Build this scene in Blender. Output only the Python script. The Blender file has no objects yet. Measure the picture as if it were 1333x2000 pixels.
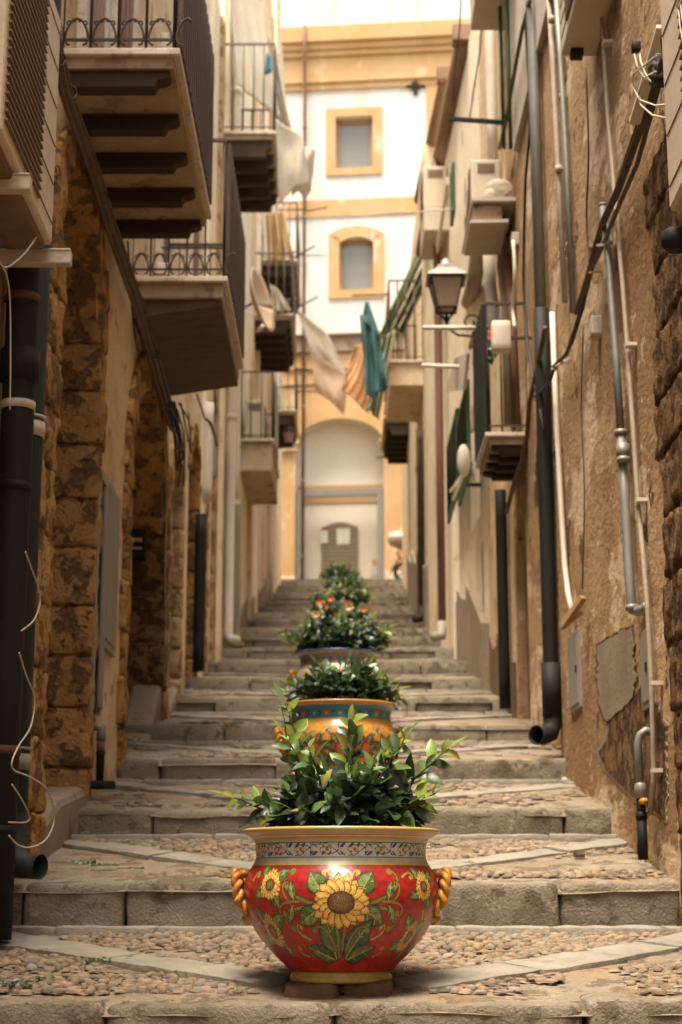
import bpy, math, random
import numpy as np
from mathutils import Vector, Matrix, noise as mnoise
random.seed(7); rng = np.random.RandomState(7)
SC = bpy.context.scene; COL = SC.collection

# ------------------------------------------------------------------ camera
F = 3241.0; TH = math.atan(745 / F); CT, ST = math.cos(TH), math.sin(TH)
cam = bpy.data.cameras.new('camera'); camo = bpy.data.objects.new('camera', cam); COL.objects.link(camo)
camo.location = (0, 0, 0); camo.rotation_euler = (math.pi / 2 + TH, 0, 0)
cam.sensor_fit = 'VERTICAL'; cam.sensor_height = 36; cam.sensor_width = 24; cam.lens = F / 2000 * 36
cam.clip_start = .1; cam.clip_end = 500
cam.dof.use_dof = True; cam.dof.focus_distance = 4.95; cam.dof.aperture_fstop = 4.2
SC.camera = camo
# ------------------------------------------------------------------ world and light
SUN_EL, SUN_AZ = math.radians(74), math.radians(207)
w = bpy.data.worlds.new('World'); SC.world = w; w.use_nodes = True
nt = w.node_tree; bg = nt.nodes['Background']
sky = nt.nodes.new('ShaderNodeTexSky'); sky.sky_type = 'NISHITA'; sky.sun_disc = False
sky.sun_elevation = SUN_EL; sky.sun_rotation = SUN_AZ; sky.dust_density = 4.0; sky.air_density = 1.2; sky.ozone_density = .6
mx = nt.nodes.new('ShaderNodeMix'); mx.data_type = 'RGBA'; mx.blend_type = 'MULTIPLY'; mx.inputs[0].default_value = 1
mx.inputs[7].default_value = (1.0, .91, .78, 1)
nt.links.new(sky.outputs[0], mx.inputs[6]); nt.links.new(mx.outputs[2], bg.inputs[0]); bg.inputs[1].default_value = .15
sd = bpy.data.lights.new('sun', 'SUN'); sd.energy = 2.4; sd.angle = math.radians(26); sd.color = (1, .93, .80)
so = bpy.data.objects.new('sun', sd); COL.objects.link(so)
so.rotation_euler = Vector((math.sin(SUN_AZ) * math.cos(SUN_EL), math.cos(SUN_AZ) * math.cos(SUN_EL), math.sin(SUN_EL))).to_track_quat('Z', 'Y').to_euler()
vs = SC.view_settings; vs.view_transform = 'Standard'; vs.look = 'None'; vs.gamma = 1; vs.exposure = 1.82
SC.cycles.max_bounces = 8; SC.cycles.diffuse_bounces = 5; SC.cycles.use_denoising = True
SC.cycles.sample_clamp_indirect = 6

# ------------------------------------------------------------------ pixel -> place
def ray(px, py):
    a = (px - 666.5) / F; b = -(py - 1000) / F
    return np.array([a, CT - b * ST, ST + b * CT])
def PX(px, py, X): r = ray(px, py); return r * (X / r[0])
def PY(px, py, Y): r = ray(px, py); return r * (Y / r[1])
def PZ(px, py, Z): r = ray(px, py); return r * (Z / r[2])
def XZ(px, X, Z):
    """point of the line (X, ., Z) seen in column px"""
    c = F * X / (px - 666.5); return np.array([X, (c - Z * ST) / CT, Z])
XL, XR = -1.3, 1.3
NST = 20
def stepY(k): return 4.95 + 1.585 * k
def stepZ(k): return -.30 if k == 0 else .045 + .36 * (k - 1)
def riser(k): return .16 if k == 1 else .125
def gz(y):
    k = int(math.floor((y - 4.95) / 1.585))
    if k < 0: return -.5 + (y - 4.95) * .2
    if k >= NST: return stepZ(NST) + (y - stepY(NST)) * .1
    t = (y - stepY(k)) / 1.585
    return stepZ(k) * (1 - t) + (stepZ(k + 1) - riser(k + 1)) * t

# ------------------------------------------------------------------ mesh builder
class MB:
    def __init__(s): s.v = []; s.f = []; s.sm = []; s.c = []; s.n = 0
    def add(s, v, f, smooth=False, col=None):
        v = np.asarray(v, float); s.v.append(v); o = s.n
        s.f += [tuple(i + o for i in q) for q in f]; s.sm += [smooth] * len(f); s.n += len(v)
        if col is not None:
            col = np.asarray(col, float)
            if col.ndim == 1: col = np.tile(col, (len(v), 1))
        else: col = np.ones((len(v), 3))
        s.c.append(col); return s
    def box(s, x0, x1, y0, y1, z0, z1, M=None, **k):
        v = np.array([(x, y, z) for x in (x0, x1) for y in (y0, y1) for z in (z0, z1)], float)
        if M is not None: v = np.array([tuple(M @ Vector(p)) for p in v])
        return s.add(v, [(0, 1, 3, 2), (4, 6, 7, 5), (0, 4, 5, 1), (2, 3, 7, 6), (0, 2, 6, 4), (1, 5, 7, 3)], **k)
    def bar(s, a, b, w, h=None, up=(0, 0, 1), **k):
        a = Vector(a); b = Vector(b); d = b - a; L = d.length
        if L < 1e-6: return s
        d.normalize(); u = Vector(up)
        if abs(d.dot(u)) > .95: u = Vector((0, 1, 0))
        x = d.cross(u).normalized(); z = x.cross(d)
        M = Matrix((x, d, z)).transposed().to_4x4(); M.translation = a
        h = h or w
        return s.box(-w / 2, w / 2, 0, L, -h / 2, h / 2, M, **k)
    def tube(s, pts, r, n=8, caps=True, col=None):
        P = [Vector(p) for p in pts]; m = len(P)
        R = r if hasattr(r, '__len__') else [r] * m
        T = [((P[min(i + 1, m - 1)] - P[max(i - 1, 0)]).normalized() if (P[min(i + 1, m - 1)] - P[max(i - 1, 0)]).length > 0 else Vector((0, 0, 1))) for i in range(m)]
        u = T[0].orthogonal().normalized(); V = []
        for i in range(m):
            u = (u - T[i] * u.dot(T[i])); u = u.normalized() if u.length > 1e-6 else T[i].orthogonal().normalized()
            w_ = T[i].cross(u)
            for j in range(n):
                a = 2 * math.pi * j / n; V.append(tuple(P[i] + (u * math.cos(a) + w_ * math.sin(a)) * R[i]))
        f = [(i * n + j, i * n + (j + 1) % n, (i + 1) * n + (j + 1) % n, (i + 1) * n + j) for i in range(m - 1) for j in range(n)]
        if caps: f += [tuple(range(n))[::-1], tuple(range((m - 1) * n, m * n))]
        return s.add(V, f, True, col)
    def lathe(s, prof, cx, cy, cz, n=24, col=None, smooth=True):
        V = [(cx + r * math.sin(2 * math.pi * j / n), cy - r * math.cos(2 * math.pi * j / n), cz + z) for r, z in prof for j in range(n)]
        f = [(i * n + j, i * n + (j + 1) % n, (i + 1) * n + (j + 1) % n, (i + 1) * n + j) for i in range(len(prof) - 1) for j in range(n)]
        return s.add(V, f, smooth, col)
    def prism(s, poly, vec, **k):
        n = len(poly); P = np.array(poly, float); V = np.vstack([P, P + np.array(vec, float)])
        f = [tuple(range(n))[::-1], tuple(range(n, 2 * n))] + [(i, (i + 1) % n, n + (i + 1) % n, n + i) for i in range(n)]
        return s.add(V, f, **k)
    def grid(s, fn, nu, nv, smooth=True, cfn=None):
        V = []; C = []
        for i in range(nu + 1):
            for j in range(nv + 1):
                u, v = i / nu, j / nv; V.append(tuple(fn(u, v)))
                C.append(cfn(u, v) if cfn else (1, 1, 1))
        f = [(i * (nv + 1) + j, (i + 1) * (nv + 1) + j, (i + 1) * (nv + 1) + j + 1, i * (nv + 1) + j + 1) for i in range(nu) for j in range(nv)]
        return s.add(V, f, smooth, C)
    def block(s, x0, x1, y0, y1, z0, z1, b=.02, amp=.006, seg=.05, M=None, freq=9, seed=None):
        h = np.array([(x1 - x0) / 2, (y1 - y0) / 2, (z1 - z0) / 2]); c = np.array([(x0 + x1) / 2, (y0 + y1) / 2, (z0 + z1) / 2])
        b = min(b, h.min() * .9); sd_ = random.random() * 50 if seed is None else seed
        nn = [max(2, min(14, int(round(2 * q / seg)))) for q in h]
        for ax in range(3):
            a1, a2 = [(1, 2), (2, 0), (0, 1)][ax]
            for sg in (-1, 1):
                n1, n2 = nn[a1], nn[a2]; V = []
                def sp(n, hh):
                    t = np.linspace(-1, 1, n + 1) * hh
                    e = b * .5
                    return np.concatenate([[-hh], [-hh + e], t[1:-1], [hh - e], [hh]]) if hh > 2 * b else t
                A, B = sp(n1, h[a1]), sp(n2, h[a2])
                for p in A:
                    for q in B:
                        P = np.zeros(3); P[ax] = sg * h[ax]; P[a1] = p; P[a2] = q
                        inner = np.clip(P, -(h - b), h - b); d = P - inner; L = np.linalg.norm(d); nr = d / L
                        P = inner + nr * b
                        w_ = P + c
                        dn = mnoise.fractal(Vector((w_ * freq) + sd_), 1.0, 2.0, 3) if amp else 0
                        V.append(P + nr * amp * dn + c)
                m2 = len(B); fa = [(i * m2 + j, (i + 1) * m2 + j, (i + 1) * m2 + j + 1, i * m2 + j + 1) for i in range(len(A) - 1) for j in range(m2 - 1)]
                if sg < 0: fa = [q[::-1] for q in fa]
                V = np.array(V)
                if M is not None: V = np.array([tuple(M @ Vector(p)) for p in V])
                s.add(V, fa, True)
        return s
    def build(s, name, mat, parent=None, label=None, cat=None, group=None, kind=None, bevel=0, solid=0, weld=False, sub=0):
        V = np.vstack(s.v); C = np.vstack(s.c)
        if parent is not None: o = np.array(parent['_loc'])
        else: o = np.array([(V[:, 0].min() + V[:, 0].max()) / 2, (V[:, 1].min() + V[:, 1].max()) / 2, V[:, 2].min()])
        me = bpy.data.meshes.new(name); me.from_pydata((V - o).tolist(), [], s.f)
        me.polygons.foreach_set('use_smooth', s.sm)
        ca = me.color_attributes.new('Col', 'FLOAT_COLOR', 'POINT')
        ca.data.foreach_set('color', np.hstack([C, np.ones((len(C), 1))]).ravel())
        me.materials.append(mat); me.update()
        if weld:
            import bmesh
            bm = bmesh.new(); bm.from_mesh(me); bmesh.ops.remove_doubles(bm, verts=bm.verts, dist=.0004); bm.to_mesh(me); bm.free()
        ob = bpy.data.objects.new(name, me); COL.objects.link(ob)
        ob['_loc'] = [float(q) for q in o]
        if parent is not None: ob.parent = parent; ob.location = (0, 0, 0)
        else: ob.location = o
        if bevel:
            m = ob.modifiers.new('bevel', 'BEVEL'); m.width = bevel; m.segments = 2; m.limit_method = 'ANGLE'; m.angle_limit = .7
        if solid:
            m = ob.modifiers.new('solid', 'SOLIDIFY'); m.thickness = solid; m.offset = 0
        tag(ob, label, cat, group, kind); return ob
def tag(o, label=None, cat=None, group=None, kind=None):
    if label: o['label'] = label
    if cat: o['category'] = cat
    if group: o['group'] = group
    if kind: o['kind'] = kind
def thing(name, loc, label, cat, group=None):
    o = bpy.data.objects.new(name, None); COL.objects.link(o); o.location = [float(q) for q in loc]; o.empty_display_size = .1
    o['_loc'] = [float(q) for q in loc]; tag(o, label, cat, group); return o

# ------------------------------------------------------------------ materials
def lin(c): return tuple(((q / 255) / 12.92 if q / 255 <= .04045 else ((q / 255 + .055) / 1.055) ** 2.4) for q in c)
MATS = {}
def mat(name, c1, c2=None, scale=4, rough=.85, bump=.2, bscale=40, stretch=(1, 1, 1), metal=0, layers=(), attr=False, spec=.3, coat=0, trans=0, bdist=.01, cracks=0):
    m = bpy.data.materials.new(name); m.use_nodes = True; t = m.node_tree; N = t.nodes; L = t.links; b = N['Principled BSDF']
    tc = N.new('ShaderNodeTexCoord'); mp = N.new('ShaderNodeMapping'); L.new(tc.outputs['Object'], mp.inputs[0]); mp.inputs['Scale'].default_value = stretch
    def noi(sc, det=6, v=None, ro=.6):
        n = N.new('ShaderNodeTexNoise'); n.inputs['Scale'].default_value = sc; n.inputs['Detail'].default_value = det; n.inputs['Roughness'].default_value = ro
        L.new(v or mp.outputs[0], n.inputs['Vector']); return n.outputs['Fac']
    def mr(x, a, b_, lo=0, hi=1):
        r = N.new('ShaderNodeMapRange'); r.inputs[1].default_value = a; r.inputs[2].default_value = b_; r.inputs[3].default_value = lo; r.inputs[4].default_value = hi
        L.new(x, r.inputs[0]); return r.outputs[0]
    def mix(f, a, b_, typ='MIX'):
        x = N.new('ShaderNodeMix'); x.data_type = 'RGBA'; x.blend_type = typ
        for s_, q in ((0, f), (6, a), (7, b_)):
            if hasattr(q, 'is_linked') or isinstance(q, bpy.types.NodeSocket): L.new(q, x.inputs[s_])
            elif s_ == 0: x.inputs[0].default_value = q
            else: x.inputs[s_].default_value = (*q, 1)
        return x.outputs[2]
    c2 = c2 or tuple(q * .8 for q in c1)
    if attr:
        a = N.new('ShaderNodeAttribute'); a.attribute_name = 'Col'
        cur = mix(1.0, a.outputs['Color'], c1, 'MULTIPLY'); cur = mix(mr(noi(scale), .35, .7, 0, .35), cur, tuple(q * .6 for q in c1), 'MULTIPLY')
    else: cur = mix(mr(noi(scale), .35, .65), c1, c2)
    fine = noi(bscale, 8)
    cur = mix(mr(fine, .3, .7, .0, .35 if not attr else .12), cur, tuple(q * .55 for q in c1) if not attr else (.3, .25, .2))
    hgt = fine
    for ly in layers:
        col, sc, th, soft, st = ly[:5]; amt = ly[5] if len(ly) > 5 else 1; rel = ly[6] if len(ly) > 6 else 0
        mp2 = N.new('ShaderNodeMapping'); L.new(tc.outputs['Object'], mp2.inputs[0]); mp2.inputs['Scale'].default_value = st; mp2.inputs['Location'].default_value = (sc * 3.1, th * 17, sc)
        mk = mr(noi(sc, 9, mp2.outputs[0], .65), th, th + soft, 0, amt)
        cur = mix(mk, cur, col)
        if rel:
            ad = N.new('ShaderNodeMath'); ad.operation = 'MULTIPLY_ADD'; L.new(mk, ad.inputs[0]); ad.inputs[1].default_value = -rel; L.new(hgt, ad.inputs[2]); hgt = ad.outputs[0]
    if cracks:
        vo = N.new('ShaderNodeTexVoronoi'); vo.feature = 'DISTANCE_TO_EDGE'; vo.inputs['Scale'].default_value = cracks
        nd = N.new('ShaderNodeTexNoise'); nd.inputs['Scale'].default_value = 3; L.new(tc.outputs['Object'], nd.inputs['Vector'])
        va = N.new('ShaderNodeVectorMath'); va.operation = 'MULTIPLY_ADD'; L.new(nd.outputs['Color'], va.inputs[0]); va.inputs[1].default_value = (.5, .5, .5); L.new(tc.outputs['Object'], va.inputs[2])
        L.new(va.outputs[0], vo.inputs['Vector']); ck = mr(vo.outputs['Distance'], 0, .012, 1, 0)
        gt = N.new('ShaderNodeMath'); gt.operation = 'MULTIPLY'; L.new(ck, gt.inputs[0]); L.new(mr(noi(.7), .5, .6), gt.inputs[1])
        cur = mix(gt.outputs[0], cur, tuple(q * .3 for q in c1))
    L.new(cur, b.inputs['Base Color']); b.inputs['Roughness'].default_value = rough; b.inputs['Metallic'].default_value = metal
    b.inputs['Specular IOR Level'].default_value = spec; b.inputs['Coat Weight'].default_value = coat; b.inputs['Coat Roughness'].default_value = .12
    if bump:
        bp = N.new('ShaderNodeBump'); bp.inputs['Strength'].default_value = bump; bp.inputs['Distance'].default_value = bdist
        L.new(hgt, bp.inputs['Height']); L.new(bp.outputs[0], b.inputs['Normal'])
    if trans:
        tr = N.new('ShaderNodeBsdfTranslucent'); L.new(cur, tr.inputs[0]); ms = N.new('ShaderNodeMixShader'); ms.inputs[0].default_value = trans
        L.new(b.outputs[0], ms.inputs[1]); L.new(tr.outputs[0], ms.inputs[2]); L.new(ms.outputs[0], N['Material Output'].inputs[0])
    MATS[name] = m; return m
dk = (.035, .022, .012)
m_stone = mat('golden_stone', (.50, .29, .115), (.38, .205, .075), 4, .95, 1.0, 30, bdist=.04, spec=.1,
    layers=[((.11, .062, .032), 7, .51, .05, (1, 1, 1), .75, .5), ((.5, .34, .17), 9, .62, .05, (1, 1, 1), .6), ((.05, .03, .018), 16, .63, .05, (1, 1, 1), .7, .6)])
m_stone_dark = mat('brown_stone', (.28, .16, .075), (.18, .10, .047), 5, .95, 1.0, 34, bdist=.04, spec=.1,
    layers=[((.05, .028, .016), 9, .48, .07, (1, 1, 1), .8, .5), ((.36, .23, .12), 12, .64, .05, (1, 1, 1), .5)])
m_stone_pale = mat('pale_stone', (.52, .36, .19), (.40, .26, .13), 4, .95, .9, 30, bdist=.03, spec=.1,
    layers=[((.13, .07, .035), 8, .50, .06, (1, 1, .8), .7, .5)])
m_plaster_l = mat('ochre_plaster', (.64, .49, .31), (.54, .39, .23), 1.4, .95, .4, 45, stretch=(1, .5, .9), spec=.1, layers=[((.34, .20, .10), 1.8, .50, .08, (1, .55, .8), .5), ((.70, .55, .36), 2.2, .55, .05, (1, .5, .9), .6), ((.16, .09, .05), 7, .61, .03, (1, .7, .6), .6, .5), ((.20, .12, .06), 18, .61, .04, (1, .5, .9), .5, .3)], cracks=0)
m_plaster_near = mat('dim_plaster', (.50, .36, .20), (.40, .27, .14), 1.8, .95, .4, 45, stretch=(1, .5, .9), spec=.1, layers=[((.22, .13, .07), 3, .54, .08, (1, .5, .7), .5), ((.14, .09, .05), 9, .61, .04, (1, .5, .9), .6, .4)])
m_plaster_r = mat('brown_plaster', (.48, .325, .175), (.36, .23, .115), 1.3, .95, .7, 30, stretch=(1, .5, .9), bdist=.02, spec=.1,
    layers=[((.24, .135, .065), 1.3, .495, .06, (1, .5, .8), .7, .2), ((.62, .48, .32), 2.3, .55, .04, (1, .5, .9), .75, .35), ((.24, .14, .07), 7, .54, .05, (1, .5, .9), .5, .5), ((.07, .04, .022), 4.5, .615, .015, (1, .6, .7), .85, 1.0), ((.66, .56, .42), 9, .63, .03, (1, .55, 1), .6, .3), ((.10, .06, .03), 30, .62, .03, (1, .55, 1), .7, .8)], cracks=0)
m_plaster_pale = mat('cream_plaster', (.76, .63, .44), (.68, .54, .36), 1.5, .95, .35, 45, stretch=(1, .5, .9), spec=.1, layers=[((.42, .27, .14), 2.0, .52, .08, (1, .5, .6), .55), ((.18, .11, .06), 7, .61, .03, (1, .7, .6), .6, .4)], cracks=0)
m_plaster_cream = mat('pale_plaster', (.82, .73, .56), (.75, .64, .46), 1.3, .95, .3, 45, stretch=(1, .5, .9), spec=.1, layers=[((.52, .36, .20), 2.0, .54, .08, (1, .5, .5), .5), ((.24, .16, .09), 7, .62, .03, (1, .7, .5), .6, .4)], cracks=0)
m_cement = mat('grey_cement', (.30, .235, .165), (.22, .165, .11), 3, .95, .5, 40, layers=[((.12, .085, .055), 4, .57, .07, (1, 1, .6), .6, .3)])
m_white = mat('white_facade', (.66, .65, .61), (.60, .58, .53), .5, .9, .2, 30, layers=[((.50, .40, .28), .9, .52, .1, (1.5, 1.5, .25), .5), ((.50, .46, .40), 3, .60, .05, (1, 1, .5), .4)])
m_inner = mat('arch_plaster', (.80, .74, .62), (.74, .68, .55), .6, .9, .1, 30)
m_orange = mat('orange_paint', (.50, .30, .13), (.54, .36, .19), .9, .9, .15, 30, layers=[((.68, .55, .38), 1.5, .57, .08, (1, 1, .5), .55), ((.36, .22, .12), 3, .60, .06, (1, 1, .3), .4)])
m_kerb = mat('kerb_stone', (.26, .22, .165), (.165, .135, .095), 4, .95, .8, 90, spec=.12, bdist=.014, layers=[((.10, .075, .048), 4, .51, .08, (1, 1, 1), .65), ((.075, .055, .035), 11, .58, .05, (1, 1, 1), .6, .4), ((.44, .36, .26), 14, .60, .06, (1, 1, 1), .45), ((.07, .05, .03), 40, .64, .05, (1, 1, 1), .6, .5)])
m_paving = mat('mortar_paving', (.31, .25, .18), (.23, .18, .125), 4, .95, 1.0, 34, spec=.1, bdist=.03, layers=[((.11, .075, .045), 7, .53, .06, (1, 1, 1), .6, .4), ((.38, .30, .21), 10, .58, .05, (1, 1, 1), .5), ((.30, .19, .10), 2.6, .52, .07, (1, 1, 1), .5)])
m_slab = mat('slab_stone', (.29, .255, .20), (.21, .185, .145), 6, .9, .7, 50, spec=.15, layers=[((.15, .115, .08), 7, .60, .06, (1, 1, 1), .5, .3)])
m_pebble = mat('river_pebble', (.58, .52, .44), scale=9, rough=.75, bump=.25, bscale=80, attr=True, spec=.4)
m_black = mat('black_paint', (.013, .012, .010), (.022, .019, .015), 3, .65, .15, 40, spec=.18, stretch=(1, 1, .3), layers=[((.09, .055, .03), 5, .66, .04, (1, 1, .5), .6)])
m_dkbrown = mat('dark_brown_iron', (.05, .028, .017), (.085, .045, .025), 5, .7, .3, 50)
m_rust = mat('rusty_iron', (.12, .055, .028), (.07, .035, .02), 8, .8, .4, 50)
m_green_pipe = mat('green_grey_metal', (.026, .036, .030), (.042, .052, .043), 3, .6, .15, 40, spec=.2, stretch=(1, 1, .3), layers=[((.12, .12, .10), 3, .6, .08, (1, 1, .2), .5)])
m_grey_pipe = mat('grey_galvanised', (.20, .19, .165), (.27, .25, .21), 4, .5, .2, 40, metal=.3, stretch=(1, 1, .3), layers=[((.12, .075, .04), 5, .63, .05, (1, 1, .4), .6)])
m_white_pipe = mat('white_pvc', (.68, .60, .48), (.56, .47, .36), 4, .6, .1, 40, stretch=(1, 1, .3), layers=[((.3, .2, .12), 4, .66, .06, (1, 1, .3), .5)])
m_conduit = mat('beige_conduit', (.42, .34, .25), (.34, .27, .19), 6, .7, .2, 60)
m_brown_pipe = mat('brown_pipe', (.15, .075, .045), (.20, .10, .06), 4, .6, .15, 40, stretch=(1, 1, .3))
m_cable = mat('brown_cable', (.075, .05, .033), (.12, .08, .05), 8, .7, .3, 50)
m_blackcable = mat('black_cable', (.016, .014, .012), (.04, .03, .022), 8, .6, .2, 50)
m_whitecable = mat('white_cable', (.60, .52, .42), (.5, .42, .32), 8, .6, .1, 50)
m_ac = mat('aged_white_plastic', (.62, .52, .38), (.54, .43, .30), 2, .6, .15, 50, layers=[((.32, .21, .12), 3, .6, .08, (1, 1, .4), .5)])
m_acgrille = mat('aged_brown_grille', (.20, .125, .07), (.15, .09, .05), 3, .7, .2, 50)
m_galv = mat('pale_painted_metal', (.55, .47, .36), (.46, .38, .28), 5, .6, .15, 40, layers=[((.25, .14, .07), 6, .63, .05, (1, 1, 1), .6)])
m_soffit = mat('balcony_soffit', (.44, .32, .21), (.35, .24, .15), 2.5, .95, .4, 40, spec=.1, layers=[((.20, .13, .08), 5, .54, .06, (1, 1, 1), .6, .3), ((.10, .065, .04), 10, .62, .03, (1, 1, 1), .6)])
m_soffit2 = mat('tan_dish_paint', (.50, .37, .25), (.42, .30, .19), 3, .7, .1, 40)
m_marble = mat('pale_marble', (.62, .52, .40), (.52, .42, .30), 5, .7, .15, 40, layers=[((.25, .17, .10), 8, .56, .06, (1, 1, 1), .55)])
m_concrete = mat('stained_concrete', (.45, .35, .235), (.36, .27, .17), 4, .95, .4, 40, layers=[((.11, .075, .045), 3.5, .55, .08, (1, 1, .6), .75)])
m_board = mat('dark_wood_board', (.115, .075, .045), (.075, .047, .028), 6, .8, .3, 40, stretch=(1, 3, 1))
m_bracket = mat('dark_bracket', (.055, .033, .02), (.04, .024, .015), 5, .9, .3, 40)
m_iron = mat('wrought_iron', (.055, .032, .022), (.09, .05, .03), 12, .7, .3, 60)
m_ironp = mat('painted_iron', (.09, .075, .055), (.14, .11, .08), 12, .7, .3, 60)
m_wood = mat('brown_door_wood', (.22, .095, .04), (.14, .06, .028), 5, .6, .3, 30, stretch=(4, 4, .5))
m_wood2 = mat('pale_wood', (.40, .24, .12), (.28, .16, .08), 5, .7, .3, 30, stretch=(4, 4, .5))
m_olddoor = mat('weathered_door', (.13, .09, .06), (.09, .06, .04), 5, .8, .3, 30, stretch=(4, 4, .5))
m_green = mat('green_shutter', (.022, .075, .028), (.015, .05, .02), 5, .5, .1, 30)
m_glassd = mat('window_glass', (.19, .18, .145), (.25, .235, .19), .6, .15, 0, 20, spec=.6)
m_terracotta = mat('terracotta', (.36, .17, .08), (.28, .12, .06), 6, .9, .3, 40)
m_roof = mat('brown_gutter', (.25, .15, .09), (.20, .115, .07), 3, .7, .2, 40)
m_cloth_white = mat('white_cloth', (.84, .78, .66), (.80, .74, .62), 2, .95, .15, 60, trans=.6)
m_cloth = mat('dyed_cloth', (1, 1, 1), scale=3, rough=.95, bump=.15, bscale=60, attr=True, trans=.35)
m_glaze = mat('glazed_majolica', (1, 1, 1), scale=7, rough=.35, bump=.05, bscale=60, attr=True, spec=.35, coat=.22)
m_plain = mat('painted_detail', (1, 1, 1), scale=5, rough=.6, bump=.1, bscale=50, attr=True)
m_rope = mat('yellow_rope_glaze', (.55, .25, .04), (.42, .15, .02), 30, .35, .1, 60, coat=.2, layers=[((.72, .50, .14), 18, .58, .05, (1, 1, 1), .7)])
m_soil = mat('dark_soil', (.035, .022, .014), (.02, .013, .009), 20, 1, .8, 60)
m_leaf = mat('glossy_leaf', (1, 1, 1), scale=20, rough=.32, bump=.1, bscale=60, attr=True, spec=.5, trans=.25)
m_bark = mat('green_brown_stem', (.09, .075, .035), (.06, .045, .02), 20, .8, .3, 60)
m_gate = mat('grey_gate_paint', (.20, .19, .17), (.24, .22, .19), 3, .6, .1, 30)
m_lampglass = mat('lantern_glass', (.60, .45, .30), (.52, .38, .25), 4, .25, 0, 30, trans=.5)
m_cab = mat('grey_cabinet_paint', (.25, .215, .17), (.30, .25, .19), 3, .6, .15, 40, layers=[((.14, .09, .055), 4, .62, .06, (1, 1, .5), .5)])
m_brown_band = mat('brown_plinth_plaster', (.18, .11, .06), (.12, .07, .04), 2.5, .95, .6, 30, bdist=.02, layers=[((.33, .20, .10), 4, .56, .07, (1, 1, .6), .6, .4), ((.08, .048, .028), 5, .6, .05, (1, 1, .5), .7, .5)])
# ------------------------------------------------------------------ the setting: ground, steps
def U(a, b): return random.uniform(a, b)
g = MB()
for k in range(-4, NST):                                    # sloping treads, dense near the camera
    y0, y1 = stepY(k), stepY(k + 1); nx, ny = (44, 20) if -1 <= k <= 3 else (8, 4)
    za = stepZ(k) if k >= 0 else -.30 - .15 * 0 + .3 * k; zb = (stepZ(k + 1) - riser(k + 1)) if k >= 0 else za + .13
    if k == -1: za, zb = -.57, -.45
    def fn(u, v, y0=y0, y1=y1, za=za, zb=zb, k=k):
        x = -2.1 + 4.2 * u; y = y0 + (y1 - y0) * v
        n = mnoise.fractal(Vector((x * 2.2, y * 2.2, 3)), 1, 2, 3) * .014 if (-1 <= k <= 3) else 0
        e = -.03 if v == 0 else 0
        return (x, y, za + (zb - za) * v + n - .012 + e)
    g.grid(fn, nx, ny)
    g.box(-2.1, 2.1, y0 + .1, y1 + .1, za - .8, za - .25)
g.build('paving', m_paving, kind='structure')
g = MB(); g.grid(lambda u, v: (-60 + 120 * u, stepY(NST) - .0 + 60 * v, stepZ(NST) + 6.0 * v * .5 - .012), 6, 6); g.build('plaza', m_paving, kind='structure')
g = MB(); g.grid(lambda u, v: (-80 + 160 * u, -80 + 82 * v, -1.7), 4, 4); g.build('ground', m_paving, kind='structure')
joints = {0: [-1.62, -1.05, -.68, -.02, .70, 1.10, 1.65], 1: [-1.75, -1.22, -.83, -.3, .35, .84, 1.32, 1.9]}
for k in range(0, NST + 1):
    q = MB(); y = stepY(k); z = stepZ(k); hz = .16 if k < 2 else riser(k)
    if k in joints: js = joints[k]
    else:
        js = [-1.75]
        while js[-1] < 1.7: js.append(js[-1] + U(.45, 1.05))
    for a, b in zip(js, js[1:]):
        dy = U(-.015, .015) if k > 0 else 0; dz = U(-.008, .008)
        M = Matrix.Translation(((a + b) / 2, y + .14, z)) @ Matrix.Rotation(U(-.012, .012), 4, 'Y') @ Matrix.Rotation(U(-.01, .01), 4, 'Z')
        q.block(-(b - a) / 2 + .002, (b - a) / 2 - .002, -.14 + dy, .17, -hz - .12, dz, b=U(.022, .036) if k < 4 else .022, amp=.010 if k < 4 else .004, seg=.035 if k < 4 else .12, M=M, freq=6)
    q.build('kerb_step', m_kerb, kind='structure')
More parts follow.
